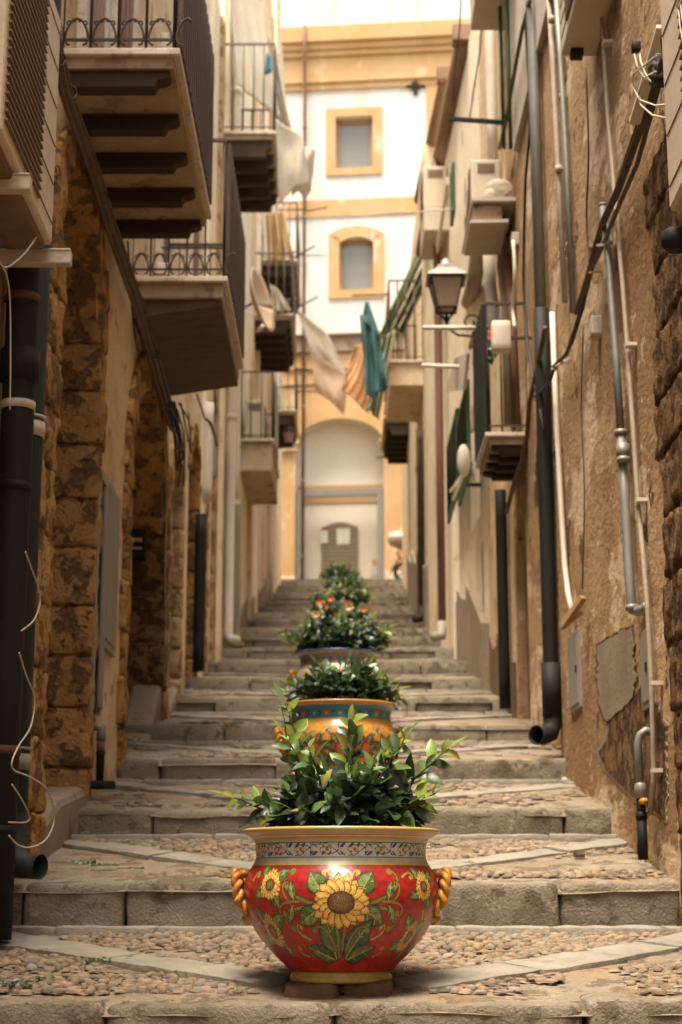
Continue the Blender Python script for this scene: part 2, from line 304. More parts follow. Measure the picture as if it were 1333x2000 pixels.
# ---- pebble paving with diagonal slab strips
def tread_pt(k, x, s):
    y0, y1 = stepY(k), stepY(k + 1); za, zb = stepZ(k), stepZ(k + 1) - riser(k + 1)
    return np.array([x, y0 + (y1 - y0) * s, za + (zb - za) * s])
def strips(k):
    if k == 0: L = [((-.20, .20), (-1.5, .93), .20), ((.20, .17), (1.5, .88), .19)]
    else: L = [((-.25, .2), (-1.5, .92), .17), ((.22, .2), (1.5, .90), .17)]
    return L
sl = MB()
def in_strip(k, x, s):
    for (a, b, w_) in strips(k):
        A = np.array([a[0], a[1] * 1.585]); B = np.array([b[0], b[1] * 1.585]); P = np.array([x, s * 1.585])
        t = np.clip(np.dot(P - A, B - A) / np.dot(B - A, B - A), 0, 1)
        if np.linalg.norm(A + (B - A) * t - P) < w_ / 2 + .015: return True
    return s > .86
for k in range(0, 9):
    for (a, b, w_) in strips(k):
        A = tread_pt(k, *a); B = tread_pt(k, *b); d = B - A; L = np.linalg.norm(d); d /= L; t = 0
        while t < L - .1:
            l = min(U(.28, .6), L - t)
            nrm = np.cross(np.array([1, 0, 0]), tread_pt(k, 0, 1) - tread_pt(k, 0, 0)); nrm /= np.linalg.norm(nrm)
            sx = np.cross(d, nrm)
            M = Matrix((Vector(sx), Vector(d), Vector(nrm))).transposed().to_4x4(); M.translation = Vector(A + d * (t + l / 2) + nrm * U(-.004, .006))
            sl.block(-w_ / 2 + U(-.012, .012), w_ / 2 + U(-.012, .012), -l / 2 + .004, l / 2 - .004, -.04, .006, b=.012, amp=.008, seg=.05 if k < 3 else .15, M=M, freq=9); t += l
    x = -1.45
    while x < 1.45:                                         # flat slabs along the foot of the next riser
        l = U(.3, .6); c0 = tread_pt(k, x + l / 2, .93)
        if k < 6: sl.block(x + .004, x + l - .004, c0[1] - .085, c0[1] + .09, c0[2] - .05, c0[2] + .008, b=.012, amp=.008, seg=.06, freq=9)
        x += l
sl.build('slab_strips', m_slab, kind='structure')
pb = MB()
dome = [(0, 0, 1)] + [(math.cos(a * math.pi / 4) * .62, math.sin(a * math.pi / 4) * .62, .80) for a in range(8)] + [(math.cos(a * math.pi / 4) * .95, math.sin(a * math.pi / 4) * .95, .33) for a in range(8)] + [(math.cos(a * math.pi / 4) * 1.0, math.sin(a * math.pi / 4) * 1.0, -.3) for a in range(8)]
dome = np.array(dome); df = [(0, 1 + j, 1 + (j + 1) % 8) for j in range(8)] + [(1 + o + j, 9 + o + j, 9 + o + (j + 1) % 8, 1 + o + (j + 1) % 8) for o in (0, 8) for j in range(8)]
pc = [(.36, .28, .20), (.30, .235, .165), (.44, .35, .25), (.22, .175, .13), (.38, .29, .20), (.32, .28, .23), (.42, .30, .19), (.36, .33, .28), (.26, .19, .13)]
for k in range(0, 6):
    sp = .037 if k < 2 else (.055 if k < 4 else .07); s = .11; row = 0
    while s < .9:
        x = -1.42 + (row % 2) * sp * .6
        while x < 1.42:
            xx = x + U(-.012, .012); ss = s + U(-.006, .006); x += sp * U(1.0, 1.35)
            if in_strip(k, xx, ss): continue
            wear = mnoise.noise(Vector((xx * 1.9 + k * 5, ss * 2.9, k * 3.3))) + .35 * mnoise.noise(Vector((xx * 7, ss * 9, k))) + (.18 if abs(xx) < .95 else -.05) + (.1 if k < 1 else -.05 * k)
            if wear < -.02: continue
            p = tread_pt(k, xx, ss); r1 = sp * U(.36, .66); r2 = r1 * U(.6, .85); h = U(.006, .014) * (1 if wear > .12 else .62)
            th = U(-.5, .5); ca, sa = math.cos(th), math.sin(th)
            V = dome * np.array([r1, r2, h]); V = np.stack([V[:, 0] * ca - V[:, 1] * sa, V[:, 0] * sa + V[:, 1] * ca, V[:, 2]], 1)
            V += rng.normal(0, .0012, V.shape); V += p + np.array([0, 0, -.006 + (0 if wear > .05 else -.003)])
            c = np.array(random.choice(pc)) * U(.8, 1.2); pb.add(V, df, True, c)
        s += sp * .82 / 1.585; row += 1
pb.build('cobblestones', m_pebble, kind='stuff', label='rounded river pebbles set in the mortar of the stair treads', cat='pebbles')

# ------------------------------------------------------------------ buildings of the alley
def building(side, y0, y1, zt, m, openings, label, name='old_building', xf=1.3, back=7.0, group=None, end0=True, end1=True, tw=0.0):
    """front wall on X = side*xf with recessed openings; back block, flat top"""
    s = side; base = gz(max(y0, 4)) - 1.2
    root = thing(name, (s * xf, (y0 + y1) / 2, base), label, 'building', group)
    q = MB(); rv = MB(); ev = []
    for o in openings:
        n = 12 if o.get('arch', 0) > 0 else 1
        ys = np.linspace(o['ya'], o['yb'], n + 1); h = (o['yb'] - o['ya']) / 2; mid = (o['yb'] + o['ya']) / 2
        top = [o['zt'] - o.get('arch', 0) * (1 - math.sqrt(max(0, 1 - ((y - mid) / h) ** 2))) for y in ys]
        ev.append((o, ys, top))
    def fx(y): return s * (xf - tw * (y - y0) / (y1 - y0))
    cur = y0
    for o, ys, top in sorted(ev, key=lambda e: e[1][0]):
        for a, b in ((cur, ys[0]),):
            if b > a: q.add([(fx(a), a, base), (fx(b), b, base), (fx(b), b, zt), (fx(a), a, zt)], [(0, 1, 2, 3)])
        for i in range(len(ys) - 1):
            a, b = ys[i], ys[i + 1]
            q.add([(fx(a), a, top[i]), (fx(b), b, top[i + 1]), (fx(b), b, zt), (fx(a), a, zt)], [(0, 1, 2, 3)])
            d = s * o['dp']; rv.add([(fx(a), a, top[i]), (fx(b), b, top[i + 1]), (fx(b) + d, b, top[i + 1]), (fx(a) + d, a, top[i])], [(0, 1, 2, 3)])
        a, b = ys[0], ys[-1]; d = s * o['dp']; z0 = o.get('z0', base)
        if z0 > base: q.add([(fx(a), a, base), (fx(b), b, base), (fx(b), b, z0), (fx(a), a, z0)], [(0, 1, 2, 3)]); q.add([(fx(a), a, z0), (fx(b), b, z0), (fx(b) + d, b, z0), (fx(a) + d, a, z0)], [(0, 1, 2, 3)])
        for yy, tz in ((a, top[0]), (b, top[-1])):
            rv.add([(fx(yy), yy, z0), (fx(yy), yy, tz), (fx(yy) + d, yy, tz), (fx(yy) + d, yy, z0)], [(0, 1, 2, 3)])
        cur = b
        if o.get('door'):
            dm = MB(); dm.box(min(s * (xf + o['dp'] - .06), s * (xf + o['dp'])), max(s * (xf + o['dp'] - .06), s * (xf + o['dp'])), a - .05, b + .05, z0, o['zt'] + .05)
            nb = max(2, int((b - a) / .16))
            for i in range(nb): dm.box(min(s * (xf + o['dp'] - .075), s * (xf + o['dp'] - .05)), max(s * (xf + o['dp'] - .075), s * (xf + o['dp'] - .05)), a + (b - a) * (i + .08) / nb, a + (b - a) * (i + .92) / nb, z0 + .05, o['zt'])
            dm.build(o.get('dname', 'door'), o['door'], root)
    if cur < y1: q.add([(fx(cur), cur, base), (fx(y1), y1, base), (fx(y1), y1, zt), (fx(cur), cur, zt)], [(0, 1, 2, 3)])
    bx = s * back
    q.add([(fx(y0), y0, base), (bx, y0, base), (bx, y0, zt), (fx(y0), y0, zt)], [(0, 1, 2, 3)])
    q.add([(fx(y1), y1, base), (bx, y1, base), (bx, y1, zt), (fx(y1), y1, zt)], [(0, 1, 2, 3)])
    q.add([(bx, y0, base), (bx, y1, base), (bx, y1, zt), (bx, y0, zt)], [(0, 1, 2, 3)])
    q.add([(fx(y0), y0, zt), (fx(y1), y1, zt), (bx, y1, zt), (bx, y0, zt)], [(0, 1, 2, 3)])
    q.build('wall', m, root)
    if rv.n: rv.build('reveal', next((o['rm'] for o in openings if 'rm' in o), m), root)
    return root
def jamb(root, side, y, w, z0, z1, m, dep=.45, hc=.285, proud=.025, outward=1, amp=.014):
    """stack of rough courses; the stones start at y and run w along the wall"""
    q = MB(); z = z0; i = 0; s = side; y -= outward * .022
    while z < z1:
        h = hc * U(.9, 1.1); ww = w * (1 + (.35 if i % 2 else 0) * (1 if outward else 1)); ya, yb = (y, y + ww) if outward > 0 else (y - ww, y)
        xa, xb = s * (1.3 - proud - U(0, .012)), s * (1.3 + dep)
        q.block(min(xa, xb), max(xa, xb), ya + U(-.006, .006), yb, z + .005, z + h - .005, b=.018, amp=amp, seg=.045, freq=12); z += h; i += 1
    q.build('stone_jamb', m, root)
def arch_ring(root, side, ya, yb, zs, zt, m, n=11, t=.2, dep=.4, proud=.03):
    q = MB(); s = side; mid = (ya + yb) / 2; r = (yb - ya) / 2; ra = zt - zs
    for i in range(n):
        a0, a1 = math.pi * i / n, math.pi * (i + 1) / n
        P = []
        for a, k in ((a0, 0), (a1, 0), (a1, 1), (a0, 1)):
            P.append((s * (1.3 - proud - .01 * (i % 2)), mid - math.cos(a) * (r + k * t), zs + math.sin(a) * (ra + k * t)))
        q.prism(P, (s * (dep), 0, 0))
    q.build('stone_arch', m, root, bevel=.012)

# ---- left side
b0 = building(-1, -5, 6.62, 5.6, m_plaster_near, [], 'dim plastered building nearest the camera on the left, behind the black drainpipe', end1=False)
o1 = dict(rm=m_stone, ya=7.04, yb=8.42, zt=3.45, arch=.58, dp=.42, door=m_wood)
o2 = dict(ya=9.85, yb=11.85, zt=3.3, arch=.8, dp=.45, door=m_wood)
b1 = building(-1, 6.62, 12.06, 6.9, m_plaster_l, [o1, o2], 'ochre plastered building with two tall rough stone arched doorways on the left')
jamb(b1, -1, 7.04, .3, gz(7.3) - .1, 2.9, m_stone, outward=-1, dep=.2, proud=.05, amp=.02)
jamb(b1, -1, 8.42, .18, gz(8.6) - .15, 2.9, m_stone)
jamb(b1, -1, 9.85, .2, gz(9.8) - .1, 2.6, m_stone, outward=-1, dep=.2)
jamb(b1, -1, 11.85, .16, gz(11.9) - .15, 2.6, m_stone_dark, hc=.36)  # darker stone here carries the shade of the deep reveal in its colour
arch_ring(b1, -1, 7.04, 8.42, 2.87, 3.45, m_stone, t=.22); arch_ring(b1, -1, 9.85, 11.85, 2.5, 3.3, m_stone, t=.25)
o3 = dict(rm=m_stone_pale, ya=12.25, yb=13.05, zt=3.45, arch=.4, dp=.35, door=m_wood)
o4 = dict(ya=13.75, yb=14.5, zt=3.9, arch=.37, dp=.3, door=m_wood)
b2 = building(-1, 12.06, 16.9, 9.3, m_plaster_pale, [o3, o4], 'narrow patched building with two small stone arches on the left')
jamb(b2, -1, 13.05, .13, gz(13) - .1, 3.05, m_stone_pale, hc=.24); jamb(b2, -1, 12.25, .12, gz(12.2) - .1, 3.05, m_stone_pale, outward=-1, dep=.2, hc=.3)
jamb(b2, -1, 14.5, .14, gz(14.5) - .1, 3.5, m_stone, hc=.26); arch_ring(b2, -1, 12.25, 13.05, 3.05, 3.45, m_stone_pale, n=7, t=.14); arch_ring(b2, -1, 13.75, 14.5, 3.53, 3.9, m_stone, n=7, t=.14)
jamb(b2, -1, 15.3, .3, gz(15.3) - .1, 3.6, m_stone_pale, hc=.27, dep=.1)
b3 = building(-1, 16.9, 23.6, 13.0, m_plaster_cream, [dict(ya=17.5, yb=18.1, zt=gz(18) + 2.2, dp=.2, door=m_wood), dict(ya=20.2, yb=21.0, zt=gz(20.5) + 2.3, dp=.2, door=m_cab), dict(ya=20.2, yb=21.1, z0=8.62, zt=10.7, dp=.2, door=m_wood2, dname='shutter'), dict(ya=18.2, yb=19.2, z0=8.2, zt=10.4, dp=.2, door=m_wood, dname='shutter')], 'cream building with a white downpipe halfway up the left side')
b4 = building(-1, 23.6, 30.5, 16.4, m_plaster_pale, [dict(ya=26.6, yb=27.6, zt=gz(27) + 2.4, dp=.22, door=m_wood), dict(ya=25.3, yb=26.3, z0=8.62, zt=10.8, dp=.2, door=m_wood2, dname='shutter')], 'pale ochre building with a narrow brown door far up the left side')
b5 = building(-1, 30.5, 35.4, 18.2, m_plaster_cream, [dict(ya=31.2, yb=32.2, z0=9.6, zt=11.8, dp=.2, door=m_wood2, dname='shutter')], 'farthest pale building on the left beside the top of the stairs')
def trim(root, y, w, z0, z1, m, t=.03, side=-1, name='pilaster_strip'):
    q = MB(); q.box(min(side * (1.3 - t), side * 1.31), max(side * (1.3 - t), side * 1.31), y, y + w, z0, z1); q.build(name, m, root, bevel=.008)
trim(b2, 14.95, .25, gz(15) - .1, 8.9, m_plaster_cream); trim(b2, 16.2, .3, gz(16) - .1, 9.2, m_stone_pale, .04)
trim(b3, 16.95, .3, gz(17) - .1, 12.5, m_plaster_pale, .05); trim(b3, 19.4, .2, gz(19) - .1, 12.5, m_white_pipe, .02); trim(b3, 22.4, .35, gz(22) - .1, 12.5, m_plaster_l, .05)
trim(b4, 24.2, .3, gz(24) - .1, 16, m_plaster_cream, .05); trim(b4, 28.2, .4, gz(28) - .1, 16, m_plaster_l, .05); trim(b5, 30.6, .4, gz(30) - .1, 18, m_marble, .06)
for y, z, h in ((15.6, 4.0, .5), (19.0, 4.6, .35), (22.0, 5.4, .5)): trim(b3 if y > 16.9 else b2, y, .3, z, z + h, m_cab, .06, name='meter_niche')
# ---- right side
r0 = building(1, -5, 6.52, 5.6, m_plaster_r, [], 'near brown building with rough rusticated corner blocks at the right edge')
q = MB(); z = -.55
while z < 2.85:                                           # rusticated blocks, rough faces
    h = U(.22, .27); i = int(z * 10); yy = 6.56 - (.0 if i % 2 else .08)
    for ya, yb in ((yy - .62, yy), (yy - 1.4, yy - .62), (yy - 2.2, yy - 1.4)):
        q.block(1.278 + U(0, .012), 1.6, ya + .007, yb - .007, z + .007, z + h - .007, b=.018, amp=.014, seg=.03, freq=18)
    z += h
q.build('rusticated_block', m_stone_dark, r0)

r1 = building(1, 6.52, 12.2, 6.9, m_plaster_r, [dict(ya=9.85, yb=10.85, zt=2.98, arch=.45, dp=.3, door=m_wood), dict(ya=11.4, yb=12.1, zt=2.72, arch=.5, dp=.14, door=m_brown_band)], 'weathered brown plaster building with peeling wall on the right')
r2 = building(1, 12.2, 14.3, 7.9, m_plaster_l, [dict(ya=12.3, yb=13.2, z0=3.2, zt=5.4, dp=.2, door=m_wood, dname='shutter')], 'tall ochre building with a small iron balcony on the right')
r3 = building(1, 14.3, 20.8, 8.3, m_plaster_cream, [dict(ya=14.9, yb=15.7, z0=3.4, zt=5.3, dp=.15, door=m_wood, dname='shutter'), dict(ya=16.9, yb=17.5, zt=gz(17) + 2.0, dp=.15, door=m_wood)], 'lower cream building with an overhanging brown gutter on the right', tw=.18)
r4 = building(1, 20.8, 27.0, 9.9, m_plaster_pale, [dict(ya=21.8, yb=22.7, z0=7.05, zt=9.2, dp=.15, door=m_wood2, dname='shutter'), dict(ya=23.4, yb=24.2, zt=gz(24) + 2.2, dp=.15, door=m_wood)], 'pale building with a solid cream balcony further up the right side', xf=1.12, tw=.0)
# pilaster strip and trim
r5 = building(1, 27.0, 35.0, 10.6, m_plaster_cream, [dict(ya=29, yb=30, zt=gz(29.5) + 2.3, dp=.15, door=m_wood)], 'farthest cream building on the right beside the top of the stairs', xf=1.22, tw=-.1)
# gutters and roof edges of the lower right buildings (parts of their buildings)
def gutter(root, pa, pb, z, y_off=0, r=.10):
    a = PZ(*pa, z); b_ = PZ(*pb, z); q = MB(); q.tube([a, b_], r, 12)
    q.bar(a + np.array([.25, 0, .06]), b_ + np.array([.25, 0, .06]), .5, .08); q.build('gutter', m_roof, root)
    return a, b_
a, b_ = gutter(r3, (907, 85), (826, 492), 8.35)
q = MB(); q.box(a[0] - .12, a[0] + 1.6, a[1] - .12, a[1] + .05, a[2] - .02, a[2] + .16); q.box(a[0] + .1, a[0] + 1.6, a[1] - .2, a[1] + .3, a[2] + .16, a[2] + .26); q.build('roof_edge', m_roof, r3, bevel=.01)
a, b_ = gutter(r4, (872, 160), (822, 390), 9.95)
q = MB(); q.box(a[0] - .12, a[0] + 1.3, a[1] - .12, a[1] + .05, a[2] - .02, a[2] + .16); q.build('roof_edge', m_roof, r4, bevel=.01)
# rendered plinths that step up with the stairs
def plinth(root, side, ya, yb, h, m, x=1.3, name='plinth', step=1.585):
    q = MB(); y = ya; s = side; t = U(.02, .03)
    while y < yb - .05:
        l = min(step * U(.8, 1.1), yb - y); z0 = gz(y) - .3; zt0 = gz(y) + h * .8; zt1 = gz(y + l) + h
        q.prism([(s * (x - t), y, z0), (s * (x - t), y + l, z0), (s * (x - t), y + l, zt1), (s * (x - t), y + l * .5, (zt0 + zt1) / 2 + U(-.1, .05)), (s * (x - t), y, zt0)], (s * .2, 0, 0)); y += l
    q.build(name, m, root)
plinth(r3, 1, 14.35, 20.7, .75, m_cement, x=1.25); plinth(r4, 1, 20.85, 26.9, 1.0, m_cement, x=1.11); plinth(r2, 1, 12.25, 14.25, .5, m_brown_band)
plinth(b3, -1, 17.0, 23.5, .3, m_cement); plinth(b4, -1, 23.7, 30.4, .4, m_cement)
# cement ramps filling the foot of the left wall
q = MB(); q.prism([(-1.5, 6.8, gz(6.95) - .2), (-1.5, 8.3, gz(8.3) - .2), (-1.5, 8.35, .52), (-1.5, 7.6, .42), (-1.5, 7.0, .25)], (.235, 0, 0)); q.build('cement_ramp', m_cement, b1, bevel=.04)
q = MB(); q.prism([(-1.5, 12.0, 1.0), (-1.5, 13.2, 1.2), (-1.5, 13.2, 1.65), (-1.5, 12.2, 1.25)], (.22, 0, 0)); q.prism([(-1.5, 10.9, .8), (-1.5, 11.9, 1.0), (-1.5, 11.9, 1.5), (-1.5, 11.2, 1.0)], (.215, 0, 0)); q.build('cement_ramp', m_cement, b2, bevel=.03)
# exposed stone patch on the peeling right wall
def blob(cx, cy, w_, h_, n=22, seed=0, pts=None):
    rr = random.Random(seed); return [(cx + math.cos(2 * math.pi * i / n) * w_ * (1 + rr.uniform(-.18, .18)), cy + math.sin(2 * math.pi * i / n) * h_ * (1 + rr.uniform(-.18, .18))) for i in range(n)]
def wallpatch(root, name, pts, X, m, th=.012):
    pp = []
    for i in range(len(pts)):
        (ax, ay), (bx, by) = pts[i], pts[(i + 1) % len(pts)]; L = math.hypot(bx - ax, by - ay); n = max(2, int(L / 7))
        for k in range(n): t = k / n; w_ = mnoise.noise(Vector((ax * .09 + bx * t * .05, ay * .07 + k * .35, 2))) * 6 + U(-.5, .5); pp.append((ax + (bx - ax) * t + (by - ay) / L * w_, ay + (by - ay) * t - (bx - ax) / L * w_))
    P = [tuple(PX(px, py, X)) for px, py in pp]; q = MB(); q.prism(P, (math.copysign(th, X) , 0, 0))
    P2 = [tuple(PX(px, py, X + .002)) for px, py in [((a - c0) * 1.07 + c0, (b_ - c1) * 1.06 + c1) for c0, c1 in [(sum(p[0] for p in pp) / len(pp), sum(p[1] for p in pp) / len(pp))] for a, b_ in pp]]
    e = MB(); e.prism(P2, (math.copysign(th, X), 0, 0)); e.build('broken_edge', m_stone_dark if m is not m_stone_dark else m_cement, root)
    return q.build(name, m, root)
wallpatch(r1, 'bare_stone', [(1168, 1262), (1200, 1240), (1233, 1225), (1236, 1262), (1240, 1330), (1236, 1362), (1215, 1385), (1185, 1408), (1172, 1380), (1166, 1320)], 1.292, m_cement)
wallpatch(r1, 'bare_stone', [(1188, 1410), (1238, 1360), (1262, 1330), (1300, 1420), (1300, 1600), (1240, 1560), (1180, 1500), (1170, 1470), (1185, 1450)], 1.295, m_stone_dark)
# ------------------------------------------------------------------ palace facade closing the alley
FA = math.radians(5.5); FO = np.array([0, 40.0, 0]); FU = np.array([math.cos(FA), -math.sin(FA), 0]); FN = np.array([-math.sin(FA), -math.cos(FA), 0])
def fs(px, py):
    r = ray(px, py); t = FO.dot(FN) / r.dot(FN); p = r * t; return (p - FO).dot(FU), p[2]
FM = Matrix(((FU[0], FN[0], 0, FO[0]), (FU[1], FN[1], 0, FO[1]), (0, 0, 1, 0), (0, 0, 0, 1)))
pal = thing('palace', (0, 40, 6.9), 'white and orange palace with two framed windows and an arched gateway closing the stairs', 'building')
def fb(q, s0, s1, z0, z1, d0, d1): q.box(s0, s1, d0, d1, z0, z1, FM)
def fpoly(q, pts, d0, d1):
    P = [tuple(FM @ Vector((s, d0, z))) for s, z in pts]; q.prism(P, tuple(FN * (d1 - d0)))
def frect(x0, y0, x1, y1):
    (a, b), (c, d) = fs(x0, y0), fs(x1, y1); return min(a, c), max(a, c), min(b, d), max(b, d)
# wall with holes: arch gateway and two windows
A = frect(577, 1145, 750, 868); W1 = frect(656, 330, 728, 227); W2 = frect(663, 568, 730, 462)
zbase = 6.5; ztop = fs(700, 75)[1]
q = MB()
def wallstrip(s0, s1, cuts):
    z = zbase
    for a, b in cuts + [(ztop, None)]:
        if a > z: fb(q, s0, s1, z, a, -.6, 0)
        if b: z = b
sx = sorted([A[0], A[1], W1[0], W1[1], W2[0], W2[1]])
am = (A[0] + A[1]) / 2; ar = (A[1] - A[0]) / 2
arch_top = fs(665, 820)[1]
wallstrip(-14, A[0], []); wallstrip(A[1], 14, [])
fb(q, A[0], A[1], arch_top, W2[2], -.6, 0)
for (w_, nxt) in ((W2, W1[2]), (W1, ztop)):
    fb(q, A[0], w_[0], w_[2], w_[3], -.6, 0); fb(q, w_[1], A[1], w_[2], w_[3], -.6, 0); fb(q, A[0], A[1], w_[3], nxt, -.6, 0)
n = 24
for i in range(n):
    a0, a1 = math.pi * i / n, math.pi * (i + 1) / n; rz = arch_top - A[3]
    fpoly(q, [(am - math.cos(a0) * ar, A[3] + math.sin(a0) * rz), (am - math.cos(a1) * ar, A[3] + math.sin(a1) * rz), (am - math.cos(a1) * ar, arch_top + .001), (am - math.cos(a0) * ar, arch_top + .001)], -.6, 0)
q.build('wall', m_white, pal)
q = MB(); fb(q, -14, 14, fs(0, 40)[1] - 1.0, ztop + 1.9, -3, -.1)
fb(q, -14, 14, ztop, ztop + 1.7, -.4, -.02); q.build('parapet', m_white, pal)
q = MB()                                                     # cornice, entablature
zc = ztop - .05
for z0, z1, d in ((zc - .16, zc + .3, .34), (zc - .34, zc - .16, .24), (zc - .50, zc - .34, .17), (zc - 1.10, zc - .50, .09), (zc - 1.24, zc - 1.10, .13), (zc - 1.42, zc - 1.24, .07)): fb(q, -14, 14, z0, z1, -.01, d)
q.build('cornice', m_orange, pal, bevel=.02)
q = MB(); z0, z1 = fs(700, 421)[1], fs(700, 389)[1]; fb(q, -14, 14, z0, z1, -.01, .045)
q.build('string_course', m_orange, pal)
q = MB(); z0 = fs(700, 690)[1]; z1 = fs(700, 660)[1]; fb(q, -14, 14, z0, z1, -.01, .22); fb(q, -14, 14, z1, z1 + .05, -.01, .30)
q.build('string_course', m_cement, pal, bevel=.01)
q = MB(); fb(q, -14, 14, fs(700, 750)[1], z0, -.01, .07); fb(q, -14, 14, fs(700, 722)[1], z0 - .02, -.01, .13)
q.build('string_course', m_orange, pal, bevel=.01)
q = MB(); s0 = fs(833, 200)[0]; fb(q, s0, s0 + .48, z1 + .05, zc - 1.42, -.01, .05); q.build('pilaster', m_orange, pal)
# window surrounds
def surround(w_, mg, arch, name='window'):
    s0, s1, a, b = w_; q = MB(); g_ = mg
    if not arch:
        for r in ((s0 - g_, s1 + g_, a - g_ * .8, a), (s0 - g_, s1 + g_, b, b + g_), (s0 - g_, s0, a, b), (s1, s1 + g_, a, b)): fb(q, *r, -.01, .05)
    else:
        for r in ((s0 - g_, s1 + g_, a - g_ * .8, a), (s0 - g_, s0, a, b + .02), (s1, s1 + g_, a, b + .02)): fb(q, *r, -.01, .05)
        n = 12; m_ = (s0 + s1) / 2; h = (s1 - s0) / 2
        def top(t, k): return (m_ + (t) * (h + k * g_), b + (1 - t * t) * .16 - .16 * 0 + (k * (g_ * .8)))
        for i in range(n):
            t0, t1 = -1 + 2 * i / n, -1 + 2 * (i + 1) / n
            p = [(m_ + t0 * h, b - .16 + (1 - t0 * t0) * .16), (m_ + t1 * h, b - .16 + (1 - t1 * t1) * .16), (m_ + t1 * (h + g_), b + g_ * .75 - .12 + (1 - t1 * t1) * .22), (m_ + t0 * (h + g_), b + g_ * .75 - .12 + (1 - t0 * t0) * .22)]
            fpoly(q, p, -.02, .05)
    q.build('window_surround', m_orange, pal)
    fr = MB(); t = .085
    for r in ((s0, s1, b - .12, b), (s0, s1, a, a + .03), (s0, s0 + t, a, b), (s1 - t, s1, a, b)): fb(fr, *r, -.22, -.16)
    fr = fr.build('window', m_wood2, pal)
    gl = MB(); fb(gl, s0 + .01, s1 - .01, a + .01, b - .01, -.24, -.21); gl.build('pane', m_glassd, fr)
surround(W1, .25, False); surround(W2, .27, True)
q = MB()                                                     # arch archivolt and piers
n = 24; aw = .34
for i in range(n):
    a0, a1 = math.pi * i / n, math.pi * (i + 1) / n; rz = arch_top - A[3]
    fpoly(q, [(am - math.cos(a0) * (ar), A[3] + math.sin(a0) * rz), (am - math.cos(a1) * ar, A[3] + math.sin(a1) * rz), (am - math.cos(a1) * (ar + aw), A[3] + math.sin(a1) * (rz + aw)), (am - math.cos(a0) * (ar + aw), A[3] + math.sin(a0) * (rz + aw))], -.02, .12)
q.build('archivolt', m_orange, pal)
q = MB(); zs = A[3]
pass
for s0, s1 in ((A[0] - .62, A[0]), (A[1], A[1] + .62)):
    q = MB(); fb(q, s0, s1, zbase + .5, zs - .15, -.01, .08); fb(q, s0 - .06, s1 + .06, zs - .15, zs + .02, -.01, .17); fb(q, s0 - .1, s1 + .1, zs + .02, zs + .1, -.01, .22); q.build('pier', m_orange, pal)
q = MB(); fb(q, -14, A[0] - .7, zs - .9, fs(700, 750)[1] - .02, -.01, .03); fb(q, A[0] - .62, A[1] + .62, zs + .12, fs(700, 750)[1], -.01, .028) if False else None
for s0, s1 in ((-14, A[0] - .64), (A[1] + .64, 14)): fb(q, s0, s1, zbase + .5, fs(700, 752)[1], -.01, .03)
n = 24
for i in range(n):
    a0, a1 = math.pi * i / n, math.pi * (i + 1) / n; rz = arch_top - A[3]; R_ = ar + aw - .03; zt_ = fs(700, 752)[1]
    p0, p1 = (am - math.cos(a0) * R_, A[3] + math.sin(a0) * (rz + aw - .03)), (am - math.cos(a1) * R_, A[3] + math.sin(a1) * (rz + aw - .03))
    fpoly(q, [p0, p1, (p1[0], zt_), (p0[0], zt_)], -.02, .03)
fb(q, A[0] - .66, A[0] - .31, zs + .1, fs(700, 752)[1], -.01, .029); fb(q, A[1] + .31, A[1] + .66, zs + .1, fs(700, 752)[1], -.01, .029)
q.build('orange_field', m_orange, pal)
q = MB(); fb(q, -14, A[0] + .02, zbase - .2, fs(560, 1128)[1], -.01, .13); fb(q, A[1], 14, zbase - .2, fs(560, 1122)[1], -.01, .13); q.build('base_course', m_marble, pal, bevel=.02)
# inner wall of the gateway with door, notices
q = MB(); fb(q, A[0] - .2, A[1] + .2, zbase, arch_top + .2, -.75, -.45); q.build('inner_wall', m_inner, pal)
z0, z1 = fs(665, 972)[1], fs(665, 940)[1]
q = MB(); fb(q, A[0], A[1], fs(665, 948)[1], fs(665, 940)[1], -.46, -.40); fb(q, A[0] + .1, A[1] - .1, fs(665, 974)[1], fs(665, 962)[1], -.46, -.42); q.build('orange_band', m_orange, pal)
D = frect(625, 1150, 697, 1020); q = MB(); fb(q, D[0], D[1], zbase, D[3] - .05, -.46, -.38); 
for i in range(8):
    t0, t1 = -1 + i / 4, -1 + (i + 1) / 4; m_ = (D[0] + D[1]) / 2; h = (D[1] - D[0]) / 2
    fpoly(q, [(m_ + t0 * h, D[3] - .051), (m_ + t1 * h, D[3] - .051), (m_ + t1 * h, D[3] - .04 + (1 - t1 * t1) * .13), (m_ + t0 * h, D[3] - .04 + (1 - t0 * t0) * .13)], -.46, -.38)
d_ = q.build('door', m_olddoor, pal); q = MB()
fb(q, D[0], D[1], D[3] - .1, D[3] - .04, -.40, -.35)
for i in (.5,): fb(q, D[0] + (D[1] - D[0]) * i - .03, D[0] + (D[1] - D[0]) * i + .03, zbase, D[3] - .1, -.40, -.36)
q.build('door_rail', m_wood, d_)
for nm, r, c in (('notice', (655, 1057, 681, 1026), (.72, .74, .66)), ('notice', (622, 1055, 638, 1030), (.62, .68, .60)), ('notice', (722, 1118, 734, 1098), (.55, .6, .68))):
    q = MB(); r = frect(*r); fb(q, *r, -.37 if r[0] < .55 else -.46, -.345 if r[0] < .55 else -.43); o = q.add([tuple(FM @ Vector(((r[0] * .7 + r[1] * .3), -.34, r[2] * .5 + r[3] * .5))), ] * 3, [(0, 1, 2)]) if False else q
    q.v; q.c = [np.tile(c, (len(v), 1)) for v in q.v]; q.build(nm, m_plain, pal)
q = MB(); r = frect(725, 1098, 733, 1086); fb(q, *r, -.46, -.43); q.c = [np.tile((.62, .2, .08), (8, 1))]; q.build('notice', m_plain, pal)
